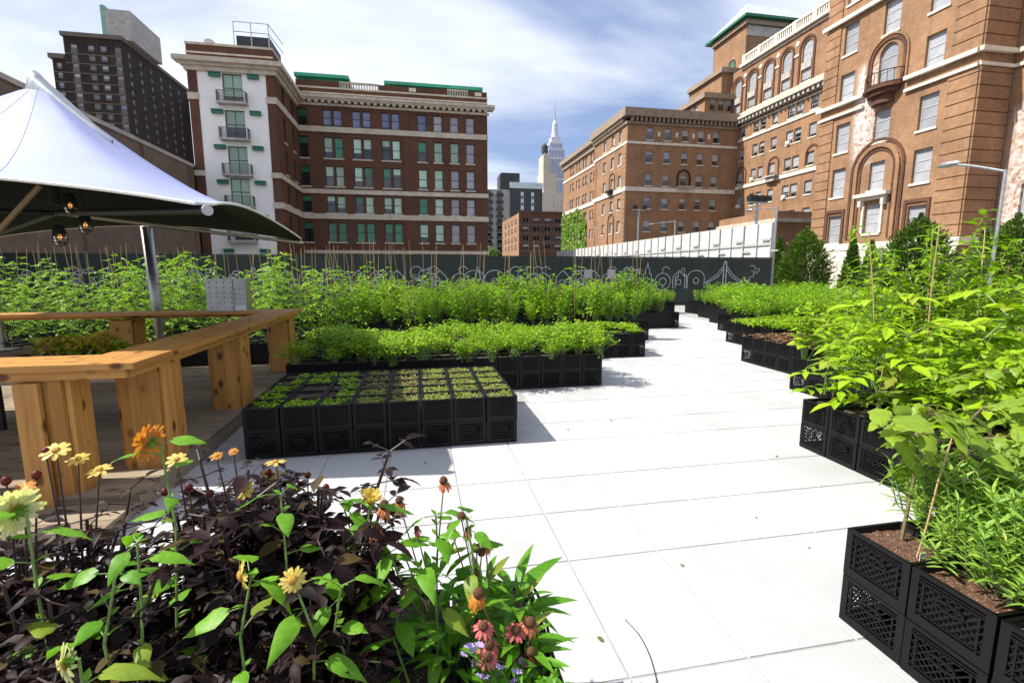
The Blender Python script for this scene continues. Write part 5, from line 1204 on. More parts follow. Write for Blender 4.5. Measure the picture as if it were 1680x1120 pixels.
SOIL = [soil_mesh('soil', 1), soil_mesh('soil', 2)]; SOILR = [soil_mesh('soil_red', 3)]
CZ0 = 0.004
def crate(x, y, layer, label, group, soil=None):
    o = link('milk_crate', CM_U if layer else CM_L, None, (x + rnd.uniform(-0.002, 0.002), y + rnd.uniform(-0.002, 0.002), CZ0 + layer * CHT), math.pi / 2 * rnd.randrange(4) + rnd.gauss(0, 0.008))
    tag(o, label, 'crate', group)
    if layer: link('soil', (soil or SOIL)[rnd.randrange(len(soil or SOIL))], o)
    return o
CRN = [0]
ORD = ['first', 'second', 'third', 'fourth', 'fifth', 'sixth', 'seventh', 'eighth', 'ninth', 'tenth', 'eleventh', 'twelfth', 'thirteenth', 'fourteenth']
def bed(x0, y0, nx, ny, desc, vis, soil=None, left=False):
    """x0,y0 near left corner. vis(i,j) -> build this crate as an individual; the rest goes into one block"""
    st = MB(); any_ = False
    for i in range(nx):
        for j in range(ny):
            x = x0 + CP * (i + 0.5); y = y0 + CP * (j + 0.5); v = vis(i, j)
            if v and CRN[0] < 296:
                c_ = ORD[nx - 1 - i] if left else ORD[i]; where = c_ + ' column from walkway, ' + ORD[ny - 1 - j] + ' row from back'
                sd = desc.split(' b')[0] if False else desc.split(' behind')[0].split(' beside')[0]
                crate(x, y, 1, 'upper crate, ' + where + ', ' + sd[4:], 'upper crates of ' + desc, soil); CRN[0] += 1
                if v > 1: crate(x, y, 0, 'lower crate, ' + where + ', ' + sd[4:], 'lower crates of ' + desc); CRN[0] += 1
            else:
                any_ = True; h = CS / 2
                st.cur = 0; st.box(x - h, x + h, y - h, y + h, 0.0, 0.42)
                for a, c, e, f in ((x - h, x + h, y - h, y - h + 0.016), (x - h, x + h, y + h - 0.016, y + h), (x - h, x - h + 0.016, y - h + 0.017, y + h - 0.017), (x + h - 0.016, x + h, y - h + 0.017, y + h - 0.017)): st.box(a, c, e, f, 0.421, 0.505)
                st.cur = 1; st.quad((x - h + .016, y - h + .016, 0.475), (x + h - .016, y - h + .016, 0.475), (x + h - .016, y + h - .016, 0.475), (x - h + .016, y + h - .016, 0.475))
    if any_: tag(st.build('crate_rows', ['crate', 'soil_red' if soil else 'soil']), 'remaining planted black crates packed inside ' + desc, 'crates', kind='stuff')
ZT = CZ0 + 2 * CHT - 0.035     # soil surface
# left beds
bed(-1.68, 4.85, 8, 5, 'the low seedling bed beside the deck', lambda i, j: 2 if (j == 0 or i == 7) else 1, None, True)
bed(-1.85, 7.12, 14, 5, 'the feathery herb bed behind the seedlings', lambda i, j: 2 if (j == 0 or i == 13) else 0, None, True)
bed(-11.7, 9.43, 49, 5, 'the sparse bed behind the feathery herbs', lambda i, j: (2 if (j == 0 or i == 48) and i > 42 else 0), None, True)
bed(-11.8, 11.75, 53, 5, 'the bushy staked bed', lambda i, j: 2 if i == 52 else 0, None, True)
bed(-11.9, 14.15, 60, 5, 'the long staked bed behind', lambda i, j: 2 if (i == 59) else 0, None, True)
bed(-12, 16.5, 63, 5, 'the far staked bed', lambda i, j: 0)
bed(-12, 19.0, 68, 4, 'the last bed before the mural hoarding', lambda i, j: 0)
# right beds (x0 = left edge, far end given)
RB = [(2.12, 1.95), (3.85, 4.18), (5.6, 6.37), (6.40, 8.62), (7.79, 11.14), (9.1, 13.45), (10.2, 15.6), (11.0, 17.6), (11.6, 19.6)]
RD = ['the eggplant and sage bed', 'the leafy pepper bed', 'the lime green bed', 'the mulched bed', 'the low grassy bed', 'the near basil bed', 'the middle basil bed', 'the far basil bed', 'the last basil bed']
for k, (x, yf) in enumerate(RB):
    nx = (5, 10, 14, 18, 18, 18, 18, 18, 18)[k]
    bed(x, yf - 5 * CP, nx, 5, RD[k], (lambda i, j: 2 if i == 0 else (1 if i < 4 else 0)) if k == 0 else (lambda i, j: 2 if i == 0 or (j == 0 and i < 4) else 0) if k < 6 else (lambda i, j: 0), SOILR if k in (0, 3) else None)
# flower planter nearest the camera
bed(-2.92, 0.85, 10, 3, 'the flower planter', lambda i, j: 2 if (i == 9 or j == 2) else 1, None, True)

# ================================================================== PLANT MESHES
def nrmrand(rr, a=0.5): return (UP + rvl(rr, a)).normalized()
def g_basil(seed, leafmat='l_basil', H=0.55, R=0.26, ns=9, ll=0.075, nodes=7):
    rr = random.Random(seed); b = MB()
    for s in range(ns):
        az = 2 * math.pi * s / ns + rr.uniform(-.3, .3); lean = rr.uniform(0.15, 1.0); top = Vector((math.cos(az) * R * lean, math.sin(az) * R * lean, H * rr.uniform(0.75, 1.05)))
        mid = top * 0.5 + Vector((math.cos(az), math.sin(az), 0)) * 0.03; b.cur = 1; b.tube([(0.02 * math.cos(az), 0.02 * math.sin(az), -0.02), mid, top], [0.006, 0.003], 4, False); b.cur = 0
        for k in range(nodes):
            t = 0.25 + 0.75 * (k + 0.5) / nodes; p = (mid * (2 * t) if t < 0.5 else mid + (top - mid) * (2 * t - 1)); a2 = k * 1.57 + az
            for q in (0, math.pi):
                d = polar(a2 + q + rr.uniform(-.4, .4), rr.uniform(-0.1, 0.5)); L = ll * rr.uniform(0.7, 1.25) * (1.1 - 0.3 * t)
                b.leaf(p + d * 0.02, d, nrmrand(rr, 0.5), L, L * 0.62, 'ovate', rr.uniform(0.1, 0.5), 0.25)
                if k > 2 and rr.random() < 0.6: d2 = polar(rr.uniform(0, 6.28), 0.5); b.leaf(p + d2 * 0.015, d2, nrmrand(rr, .6), L * 0.6, L * 0.4, 'small', 0.3)
        for k in range(4): d = polar(k * 1.57, 0.9); b.leaf(top, d, nrmrand(rr, .6), ll * 0.6, ll * 0.38, 'small', 0.2)
    return b.mesh('foliage', [leafmat, 'stem'])
def g_herb(seed, mat='l_herb', H=0.32, R=0.26):
    rr = random.Random(seed); b = MB()
    for s in range(34):
        az = rr.uniform(0, 6.28); lean = rr.random() ** 0.6; h = H * rr.uniform(0.6, 1.1) * (1.1 - 0.35 * lean); top = Vector((math.cos(az) * R * lean, math.sin(az) * R * lean, h)); mid = Vector((top.x * 0.4, top.y * 0.4, h * 0.6))
        b.cur = 1; b.tube([(rr.uniform(-.05, .05), rr.uniform(-.05, .05), -0.02), mid, top], [0.003, 0.0015], 3, False); b.cur = 0
        for k in range(14):
            t = 0.35 + 0.65 * k / 13; p = mid + (top - mid) * ((t - 0.35) / 0.65); d = polar(rr.uniform(0, 6.28), rr.uniform(-0.2, 0.7)); p2 = p + d * rr.uniform(0.0, 0.045)
            b.leaf(p2, d, nrmrand(rr, .7), rr.uniform(0.022, 0.042), rr.uniform(0.016, 0.028), 'small', 0.3)
    return b.mesh('foliage', [mat, 'stem'])
def g_tomato(seed, H=1.1, mat='l_tomato', R=0.3, nn=20, ll=0.085, red=True):
    rr = random.Random(seed); b = MB(); ax = [Vector((0, 0, -0.02))]
    for k in range(6): ax.append(Vector((rr.uniform(-.05, .05) * (k + 1) / 2, rr.uniform(-.05, .05) * (k + 1) / 2, H * (k + 1) / 6)))
    b.cur = 1; b.tube(ax, [0.009, 0.003], 5, False); b.cur = 0
    for k in range(nn):
        t = 0.08 + 0.92 * (k + 0.5) / nn; f = t * 6; i = min(5, int(f)); p = ax[i] + (ax[i + 1] - ax[i]) * (f - i); az = k * 2.4 + rr.uniform(-.3, .3); L = R * (1.15 - 0.65 * t) * rr.uniform(0.8, 1.2); el = 0.5 * rr.uniform(0.2, 1.2)
        d = polar(az, el); e = p + d * L - Vector((0, 0, L * 0.35)); m = p + d * L * 0.5
        b.cur = 1; b.tube([p, m, e], [0.003, 0.0015], 3, False); b.cur = 0; s = d.cross(UP).normalized()
        for q, c in ((0.35, m), (0.6, m * 0.6 + e * 0.4), (0.85, m * 0.2 + e * 0.8)):
            for sg in (-1, 1): b.leaf(c, d * 0.5 + s * sg, nrmrand(rr, .4), ll * rr.uniform(0.7, 1.15), ll * 0.48, 'ovate', rr.uniform(0.2, 0.6), 0.25)
        b.leaf(e, d - UP * 0.3, nrmrand(rr, .3), ll * 1.15, ll * 0.55, 'ovate', 0.4, 0.25)
    for k in range(4): d = polar(k * 1.6, 1.0); b.leaf(ax[-1], d, nrmrand(rr, .6), 0.05, 0.025, 'small')
    return b.mesh('foliage', [mat, 'stem'])
def g_tall(seed, H=1.5, mat='l_lime', nn=44, ll=0.2):
    rr = random.Random(seed); b = MB(); ax = [Vector((rr.uniform(-.03, .03) * k, rr.uniform(-.03, .03) * k, H * k / 6 - 0.02)) for k in range(7)]
    b.cur = 1; b.tube(ax, [0.009, 0.004], 5, False); b.cur = 0
    for k in range(nn):
        t = 0.2 + 0.8 * (k + 0.5) / nn; f = min(5.999, t * 6); i = int(f); p = ax[i] + (ax[i + 1] - ax[i]) * (f - i); d = polar(k * 2.4, rr.uniform(0.0, 0.6)); L = ll * rr.uniform(0.7, 1.2) * (1.15 - 0.6 * t)
        b.leaf(p, d, nrmrand(rr, .3), L, L * 0.34, 'lance', rr.uniform(0.2, 0.7), 0.3)
    for k in range(24): d = polar(rr.uniform(0, 6.28), 0.8); b.leaf(ax[-1] - UP * rr.uniform(0, 0.16), d, nrmrand(rr, .8), 0.03, 0.012, 'small')
    return b.mesh('foliage', [mat, 'stem'])
def g_sage(seed):
    rr = random.Random(seed); b = MB()
    for s in range(26):
        az = rr.uniform(0, 6.28); R = rr.uniform(0.04, 0.25); h = rr.uniform(0.14, 0.36); top = Vector((math.cos(az) * R, math.sin(az) * R, h)); mid = Vector((math.cos(az) * R * 0.8, math.sin(az) * R * 0.8, h * 0.4))
        b.cur = 1; b.tube([(0.03 * math.cos(az), 0.03 * math.sin(az), -0.02), mid, top], [0.0035, 0.002], 4, False); b.cur = 0
        for k in range(9):
            t = k / 8; p = mid + (top - mid) * t; 
            for q in (0, 3.14): d = polar(k * 1.57 + q + rr.uniform(-.3, .3), 0.2 + 0.8 * t); b.leaf(p, d, nrmrand(rr, .4), rr.uniform(0.04, 0.08), 0.011, 'lance', 0.3, 0.3)
    return b.mesh('foliage', ['l_sage', 'stem'])
def g_egg(seed, H=0.62, mat='l_egg', ll=0.17):
    rr = random.Random(seed); b = MB(); st = MB(); main = [Vector((0, 0, -0.02)), Vector((0.01, 0.02, H * 0.35)), Vector((0.03, -0.01, H * 0.7)), Vector((0.02, 0.02, H))]
    st.tube(main, [0.009, 0.004], 6, False); tips = []
    for k in range(5):
        az = k * 1.3 + rr.uniform(-.3, .3); p = main[1] + (main[3] - main[1]) * (k / 5); e = p + polar(az, 0.6) * rr.uniform(0.16, 0.28); st.tube([p, (p + e) / 2 + UP * 0.02, e], [0.006, 0.003], 5, False); tips.append((p, e))
    for p, e in tips + [(main[1], main[3]), (main[2], main[3])]:
        for k in range(6):
            t = 0.25 + 0.75 * k / 5; q = p + (e - p) * t; d = polar(rr.uniform(0, 6.28), rr.uniform(-0.15, 0.35)); pt = q + d * rr.uniform(0.04, 0.09); st.tube([q, pt], 0.0022, 3, False)
            L = ll * (0.35 + 0.8 * rr.random() ** 1.5); b.leaf(pt, d - UP * rr.uniform(0, 0.6), nrmrand(rr, .35), L, L * 0.68, 'lobed', rr.uniform(0.1, 0.6), rr.uniform(0.1, 0.35))
    return st.mesh('stem', 'stem_brown'), b.mesh('foliage', mat, True)
def g_dahlia(seed, H=0.6):
    rr = random.Random(seed); b = MB(); st = MB()
    for s in range(17):
        az = rr.uniform(0, 6.28); R = rr.uniform(0.02, 0.24); h = H * rr.uniform(0.6, 1.0); top = Vector((math.cos(az) * R, math.sin(az) * R, h)); mid = Vector((top.x * 0.6, top.y * 0.6, h * 0.5)); st.tube([(top.x * 0.2, top.y * 0.2, -0.02), mid, top], [0.007, 0.004], 5, False)
        for k in range(11):
            t = 0.12 + 0.88 * k / 10; p = (mid * 2 * t if t < .5 else mid + (top - mid) * (2 * t - 1)); a2 = k * 1.57 + az
            for q in (0, 3.14):
                d = polar(a2 + q + rr.uniform(-.4, .4), rr.uniform(-.2, .5)); e = p + d * 0.05; st.tube([p, e], 0.002, 3, False); s_ = d.cross(UP).normalized(); L = 0.028 + 0.06 * rr.random() ** 2
                b.leaf(e, d, nrmrand(rr, .5), L, L * 0.5, 'ovate', rr.uniform(0.1, 0.6), 0.3)
                for sg in (-1, 1): b.leaf(e - d * 0.012, d * 0.5 + s_ * sg, nrmrand(rr, .5), L * 0.75, L * 0.38, 'ovate', rr.uniform(0.1, 0.5), 0.3)
    return st.mesh('stem', 'stem_dark'), b.mesh('foliage', 'l_dahlia', True)
PM = {'basil': [g_basil(k) for k in (1, 2, 3)], 'basil_tall': [g_basil(k, 'l_basil', 0.85, 0.27, 10, 0.085, 10) for k in (4, 5, 6)], 'lime': [g_basil(k, 'l_lime', 0.62, 0.27, 9, 0.10, 7) for k in (7, 8)],
      'herb': [g_herb(k) for k in (1, 2, 3)], 'lowherb': [g_herb(k, 'l_herb', 0.10, 0.2) for k in (4, 5)], 'tomato': [g_tomato(k) for k in (1, 2, 3, 4)], 'tomato_tall': [g_tomato(k, 1.45, 'l_tomato', 0.3, 26, 0.09) for k in (5, 6)],
      'dry': [g_tomato(k, 1.0, 'l_dry', 0.22, 30, 0.045) for k in (7, 8)], 'tall': [g_tall(k) for k in (1, 2, 3)], 'pepper': [g_tomato(k, 0.75, 'l_lime', 0.3, 16, 0.11) for k in (9, 10, 11)], 'sage': [g_sage(k) for k in (1, 2, 3)]}
def plant(kind, name, x, y, label, group, s=1.0, z=ZT, cat='plant'):
    o = link(name, PM[kind][rnd.randrange(len(PM[kind]))], None, (x, y, z), rnd.uniform(0, 6.28), s * rnd.uniform(0.68, 1.24)); o.rotation_euler = (rnd.gauss(0, 0.09), rnd.gauss(0, 0.09), o.rotation_euler.z); tag(o, label, cat, group); return o
def rows(kind, name, x0, x1, y0, n, dx, label, group, s=1.0, dy=0.42, jit=0.08, skip=0.0):
    for j in range(n):
        x = x0 + rnd.uniform(0, 0.1)
        while x < x1:
            if rnd.random() >= skip: plant(kind, name, x + rnd.uniform(-jit, jit), y0 + j * dy + rnd.uniform(-jit, jit), label, group, s * (1 + 0.14 * math.sin(x * 1.9 + j * 1.7 + y0) + 0.1 * math.sin(x * 4.7 + y0)))
            x += dx
def smush(lbl): return lbl
# seedlings (too many to count)
def seedlings(name, x0, x1, y0, y1, n, mat, label, sz=0.022, mask=None, seed=1):
    rr = random.Random(seed); b = MB()
    for k in range(n):
        x, y = rr.uniform(x0, x1), rr.uniform(y0, y1)
        fx = ((x - x0) / CP) % 1
        if mask and not mask(x, y, rr): continue
        fx = ((x + 1.68) / CP) % 1; fy = ((y - 4.85) / CP) % 1
        if not (0.1 < fx < 0.9 and 0.1 < fy < 0.9) : continue
        p = Vector((x, y, ZT + 0.004)); h = rr.uniform(0.005, 0.022)
        for q in range(3): d = polar(rr.uniform(0, 6.28), rr.uniform(0.1, 0.7)); b.leaf(p + UP * h, d, nrmrand(rr, .5), sz * rr.uniform(.7, 1.5), sz * 0.7, 'small', 0.3)
    tag(b.build(name, mat), label, 'seedlings', kind='stuff')
seedlings('seedlings', -0.66, 0.98, 4.86, 6.5, 5200, 'l_seed', 'tiny pale green seedlings filling the sunlit crates of the seedling bed', 0.022, lambda x, y, r: r.random() < (0.5 + 0.5 * (math.sin(x * 7) * math.cos(y * 6) > -0.2)) * (0.35 if x < 0.05 and y > 5.5 else 1))
seedlings('seedlings', -0.66, 0.98, 4.86, 6.5, 1900, 'l_seedred', 'tiny reddish seedlings scattered among the pale green ones', 0.02, lambda x, y, r: r.random() < (0.9 if y > 5.5 and x < 0.6 else 0.4), 2)
seedlings('seedlings', -1.66, -0.68, 4.86, 6.5, 1700, 'l_herb', 'sparse dark green seedlings in the shaded crates by the deck', 0.035, lambda x, y, r: math.sin(x * 5 + 1) * math.cos(y * 4) > -0.15, 3)

rows('herb', 'herb_clump', -1.75, 2.85, 7.19, 4, 0.28, 'feathery bright green herb clump in the bed behind the seedlings', 'feathery herbs', 1.2, 0.4, 0.1, 0.06)
rows('lowherb', 'herb_seedling_clump', -1.9, 4.65, 9.6, 4, 0.46, 'short thin herb tuft in the sparse bed', 'short herb tufts', 1.3, 0.4, skip=0.25)
rows('basil_tall', 'basil_plant', -1.6, 5.8, 11.95, 3, 0.40, 'dense bushy green basil plant in the bushy staked bed', 'bushy basil', 1.0, 0.52, 0.1, 0.1)
rows('tomato', 'sprawling_green', -1.2, 5.6, 12.1, 2, 1.1, 'sprawling compound leaved plant among the bushy basil', 'sprawling greens in the bushy bed', 0.9, 0.7, 0.3)
rows('pepper', 'lime_shoot', -0.8, 7.6, 14.4, 2, 1.3, 'lime green broad leaved plant in the long staked bed', 'lime plants in the long staked bed', 1.3, 0.6, 0.35)
rows('dry', 'seeding_basil', -1.4, 5.6, 12.2, 2, 1.25, 'olive brown basil gone to seed among the green plants', 'seeding basil', 1.05, 0.6)
rows('basil_tall', 'leafy_green', -1.6, 7.9, 14.3, 3, 0.48, 'tall leafy green plant in the long staked bed', 'leafy greens of the long staked bed', 1.12, 0.55)
rows('dry', 'seeding_plant', 0.5, 7.6, 14.5, 1, 1.3, 'thin olive plant gone to seed in the long staked bed', 'seeding plants of the long staked bed', 1.25)
rows('basil', 'low_leafy_green', 3.0, 10.8, 19.1, 2, 0.5, 'pale leafy green plant in the last bed before the hoarding', 'greens before the hoarding', 0.9)
rows('tomato', 'low_tomato_vine', -11.5, -2.2, 9.75, 2, 0.5, 'lower tomato vine close behind the back bar', 'tomato vines close behind the bar', 0.8, 0.6)
rows('tomato', 'tomato_vine', -11.6, -1.4, 11.9, 3, 0.46, 'staked tomato vine behind the deck', 'tomato vines behind the deck', 1.05, 0.5)
rows('tomato_tall', 'tall_tomato_vine', -11.6, -0.6, 14.3, 2, 0.62, 'taller tomato vine in the second row behind the deck', 'taller tomato vines', 1.0, 0.7)
for u, v, yy in ((455, 425, 12.2), (690, 440, 14.6), (500, 430, 13.0), (430, 430, 14.0), (100, 425, 12.4), (270, 415, 13), (320, 420, 12.8), (1020, 450, 15.0)):
    q = PY(u, v, yy); s = (q.z - ZT) / 1.45; o = plant('tomato_tall', 'tall_shoot', q.x, yy, 'tall shoot rising above the surrounding tomato vines', 'tall shoots over the vines', s)
# bamboo stakes
bm = MB(); bm.tube([(0, 0, 0), (0.01, 0.0, 0.8), (-0.008, 0.006, 1.6), (0, 0, 2.4)], [0.013, 0.009], 6); bm = bm.mesh('bamboo_stake', 'bamboo')
def stake(x, y, top, lx, ly, label='thin bamboo stake standing above the vines', group='bamboo stakes in the beds'):
    o = link('bamboo_stake', bm, None, (x, y, ZT - 0.06)); L = top - ZT + 0.06; o.scale = (0.62, 0.62, L / 2.4); o.rotation_euler = (lx, ly, rnd.uniform(0, 6)); tag(o, label, 'stake', group)
us = [8, 30, 52, 62, 80, 88, 110, 130, 135, 142, 168, 178, 190, 205, 230, 262, 268, 290, 300, 318, 330, 345, 365, 392, 398, 412, 420, 428, 440, 462, 474, 480, 486, 491, 497, 512, 528, 534, 541, 547, 553, 566, 576, 587, 598, 604, 610, 618, 628, 640, 655, 660, 668, 694, 705, 712, 750, 776, 783, 790, 825, 834, 868, 870, 892, 900, 945, 950, 965, 980, 995, 1005, 1040, 1048]
for u in us + [x + 9 for x in us[::2]]:
    yy = rnd.choice((12.0, 12.5, 13.0, 14.4, 14.9, 15.4, 17)); q = PY(u, rnd.uniform(392, 416), yy)
    stake(q.x, yy, q.z, RAD(rnd.gauss(0, 3.0)), RAD(rnd.gauss(0, 3.5)))
# right side planting
rows('basil', 'basil_plant', 9.3, 14.9, 11.95, 4, 0.40, 'compact bright green basil plant in the near basil bed', 'basil of the near bed', 1.1, 0.42)
rows('basil', 'basil_plant', 10.4, 16, 14.1, 4, 0.42, 'compact bright green basil plant in the middle basil bed', 'basil of the middle bed', 1.15, 0.42)
rows('basil', 'basil_plant', 11.2, 16.8, 16.1, 4, 0.44, 'compact bright green basil plant in the far basil bed', 'basil of the far bed', 1.2, 0.42)
rows('basil', 'basil_plant', 11.8, 17.5, 18.1, 3, 0.46, 'compact bright green basil plant in the last basil bed', 'basil of the last bed', 1.25, 0.42)
rows('lowherb', 'grass_tuft', 7.9, 13.7, 9.6, 4, 0.32, 'short grassy green tuft in the low grassy bed', 'tufts of the low grassy bed', 1.45, 0.42)
# mulch of fallen leaves on the mulched bed
rr = random.Random(5); b = MB()
for k in range(1500): b.leaf((rr.uniform(6.42, 9.5), rr.uniform(6.97, 8.6), ZT + 0.04 + rr.uniform(0, 0.05)), polar(rr.uniform(0, 6.28), rr.uniform(-.2, .6)), nrmrand(rr, .8), rr.uniform(.04, .09), 0.04, 'small')
tag(b.build('dry_leaf_mulch', 'l_seedred'), 'reddish brown dry leaves covering the mulched bed', 'mulch', kind='stuff')
rows('lowherb', 'thin_tuft', 9.5, 12.3, 7.1, 3, 0.5, 'thin green tuft at the back of the mulched bed', 'tufts of the mulched bed', 1.2, 0.45)
rows('lime', 'lime_green_plant', 5.75, 10.2, 4.95, 4, 0.44, 'leafy lime green plant in the lime green bed', 'plants of the lime green bed', 0.95, 0.42)
rows('pepper', 'pepper_plant', 4.05, 7.0, 2.7, 4, 0.36, 'broad leaved yellow green pepper plant in the leafy pepper bed', 'pepper plants', 1.18, 0.42, 0.06)
rq = random.Random(4)
for k in range(64):
    u = 1372 + (1690 - 1372) * (k / 63) ** 0.75; x = 4.6 + (u - 1372) / 318 * 2.6 + rq.uniform(-0.5, 0.7); v = rq.uniform(385, 480) if u > 1430 else rq.uniform(440, 480)
    q = PX(u, v, x); s = (q.z - ZT) / 1.5; o = plant('tall', 'tall_spike_plant', q.x, q.y, 'tall narrow leaved spike rising over the pepper and lime green beds', 'tall spikes on the right', s)
for x, y, top, lx, ly in ((4.6, 4.0, 2.2, 0, RAD(12)), (5.1, 4.0, 2.3, 0.05, RAD(-2)), (6.6, 4.6, 2.4, 0.1, RAD(14)), (6.1, 3.9, 2.35, -0.05, RAD(-4)), (4.1, 3.6, 1.1, 0.02, 0.06), (7.0, 5.5, 2.4, 0.0, 0.1)):
    stake(x, y, top, lx, ly, 'bamboo stake leaning among the pepper and lime green plants', 'stakes on the right')
# eggplants and sage in the nearest right hand bed
EG = [g_egg(k) for k in (1, 2, 3)]
def eggplant(x, y, k, s, label):
    t = thing('eggplant', label, 'plant', (x, y, ZT), rnd.uniform(0, 6), 'eggplants by the walkway'); t.scale = (s, s, s); link('stem', EG[k][0], t); link('foliage', EG[k][1], t); return t
for x, y, k, s, lb in ((2.34, 1.84, 0, 1.12, 'large leaved eggplant in the corner crate'), (2.70, 1.86, 1, 0.95, 'large leaved eggplant behind the sage'), (3.05, 1.80, 2, 1.1, 'large leaved eggplant beside the sage, deepest in the bed'), (4.03, 2.75, 1, 1.0, 'large leaved eggplant at the pepper bed edge'), (4.05, 3.4, 2, 0.85, 'smaller eggplant among peppers at the bed edge'), (4.0, 3.98, 0, 0.75, 'small eggplant in the end crate of the pepper bed')):
    eggplant(x, y, k, s, lb)
for x, y in ((2.60, 1.66), (2.43, 1.50), (2.55, 1.80), (2.78, 1.74), (2.62, 1.50), (2.92, 1.66), (2.42, 1.32), (2.75, 1.58), (2.58, 1.36), (2.8, 1.42), (2.48, 1.66), (2.68, 1.74), (2.34, 1.42), (2.5, 1.42), (2.7, 1.66), (2.86, 1.56), (2.36, 1.2)):
    plant('sage', 'sage_plant', x, y, 'narrow leaved grey green sage plant by the eggplants', 'sage by the eggplants', 1.15)
for x, y in ((2.24, 1.66), (2.30, 1.36)):
    b = MB(); b.box(-0.015, 0.015, -0.001, 0.001, -0.02, 0.05); tag(b.build('plant_tag', 'white_plastic', None, (x, y, ZT)), 'small white plant tag stuck in the soil', 'plant tag', 'plant tags')
tag(link('bamboo_stake', bm, None, (2.25, 1.70, ZT - 0.06)), 'short brown stake in the corner crate beside the eggplant', 'stake'); bpy.context.view_layer.objects.active = None
col.objects[-1].scale = (0.4, 0.4, 0.28); col.objects[-1].rotation_euler = (0.05, 0.12, 0)
# buckets between the beds, far right
for u, x in ((1600, 8.4), (1622, 8.7)):
    q = PX(u, 505, x); t = thing('white_bucket', 'white plastic bucket standing behind the lime green plants', 'bucket', (q.x, q.y, 0), 0, 'white buckets')
    b = MB(); b.lathe([(0.001, 0.0), (0.15, 0.0), (0.18, 0.9), (0.19, 0.9), (0.19, 0.95), (0.17, 0.95), (0.15, 0.1), (0.001, 0.09)], 18); b.build('bucket_body', 'white_plastic', t, smooth=True)
    b = MB(); b.tube([(0.19 * math.cos(a), 0.05, 0.9 + 0.16 * math.sin(a)) for a in [math.pi * k / 10 for k in range(11)]], 0.006, 5); b.build('handle', 'metal', t)

# ================================================================== FLOWERS
def flower(parent, p, nrm, r, n, mat, dmat, droop=0.2, dr=0.35, dh=0.25, pw=0.32, calyx=None, layers=1, seed=0):
    """petal ring (part) with its disc and calyx as sub-parts"""
    rr = random.Random(seed); nrm = Vector(nrm).normalized(); a = nrm.orthogonal().normalized(); c = nrm.cross(a); b = MB()
    for l in range(layers):
        for k in range(n):
            t = 2 * math.pi * (k + 0.5 * l) / n + rr.uniform(-.12, .12); d = (a * math.cos(t) + c * math.sin(t) + nrm * (0.25 * l - droop * 0.6 + rr.uniform(-.12, .12))).normalized()
            b.leaf(Vector((0, 0, 0)) + d * r * dr * 0.6 + nrm * 0.003 * l, d, nrm, r * (1 - 0.5 * dr) * rr.uniform(0.85, 1.1) * (1 - 0.12 * l), r * pw, 'petal', droop * rr.uniform(0.6, 1.3), 0.12)
    o = b.build('flower', mat, parent, p)
    d = MB(); R_ = r * dr; d.lathe([(0.0008, R_ * dh * 3.2), (R_ * 0.45, R_ * dh * 3.0), (R_ * 0.8, R_ * dh * 2.0), (R_, R_ * dh * 0.6), (R_ * 0.8, -R_ * 0.25), (0.001, -R_ * 0.4)], 12, (0, 0, 0), nrm); d.build('disc', dmat, o, smooth=True)
    if calyx:
        g = MB()
        for k in range(9): t = 2 * math.pi * k / 9; dd = (a * math.cos(t) + c * math.sin(t) - nrm * 0.25).normalized(); g.leaf(-nrm * r * 0.1, dd, -nrm, r * 0.45, r * 0.16, 'lance', -0.3, 0.1)
        g.build('calyx', calyx, o)
    return o
TOC = lambda p: (Vector((0, 0, CAMH)) - Vector(p)).normalized()
PLY = [1.55]
def sunflower(label, head, foot, nrm, r, mat, dmat='disc_gold', leaves=8, ll=0.095, bend=0.04, n=14, seed=0, calyx='calyx', stemmat='stem', droop=0.15, layers=1, group='tall single stemmed flowers in the planter'):
    rr = random.Random(seed + 90); head = Vector(head); foot = Vector((foot[0], foot[1], ZT - 0.01)); t = thing('sunflower', label, 'flower', foot, 0, None)
    nrm = Vector(nrm).normalized(); hl = head - foot - nrm * r * 0.15; pts = [Vector((0, 0, 0)), hl * 0.35 + Vector((rr.uniform(-bend, bend), rr.uniform(-bend, bend), 0)), hl * 0.7 + Vector((rr.uniform(-bend, bend), 0, 0.02)), hl - nrm * r * 0.5 + UP * 0.0, hl]
    b = MB(); b.tube(pts, [0.0045, 0.0028], 6); b.build('stem', stemmat, t)
    g = MB()
    for k in range(leaves):
        f = 0.12 + 0.8 * k / leaves; i = min(3, int(f * 4)); p = pts[i] + (pts[i + 1] - pts[i]) * (f * 4 - i); d = polar(k * 2.4 + seed, rr.uniform(-0.1, 0.5)); e = p + d * 0.045; g.cur = 1; g.tube([p, e], 0.0018, 4, False); g.cur = 0; L = ll * rr.uniform(0.65, 1.15)
        g.leaf(e, d - UP * 0.2, nrmrand(rr, .4), L, L * 0.55, 'heart', rr.uniform(0.1, 0.7), 0.25)
        d2 = polar(rr.uniform(0, 6.28), 0.6); g.leaf(p, d2, nrmrand(rr, .4), L * 0.35, L * 0.18, 'ovate', 0.3)
    g.build('foliage', ['l_sun', 'stem'], t, smooth=True)
    if r > 0: flower(t, head - foot, nrm, r, n, mat, dmat, droop, 0.36, 0.2, 0.3, calyx, layers, seed)
    return t
def fpos(u, v, y): return PY(u, v, y)
L_ = Vector
sunflower('orange red sunflower turned away on the tallest green stem', fpos(243, 724, 1.5), (PY(335, 1000, 1.3).x, 1.3), (-0.85, 0.15, 0.25), 0.054, 'p_orange', leaves=12, seed=1, n=18, layers=2)
sunflower('creamy white sunflower seen from behind at the planter end', fpos(22, 838, 1.35), (PY(90, 1000, 1.2).x, 1.2), (-0.8, 0.3, 0.1), 0.06, 'p_pale', leaves=10, seed=2, n=18, layers=2)
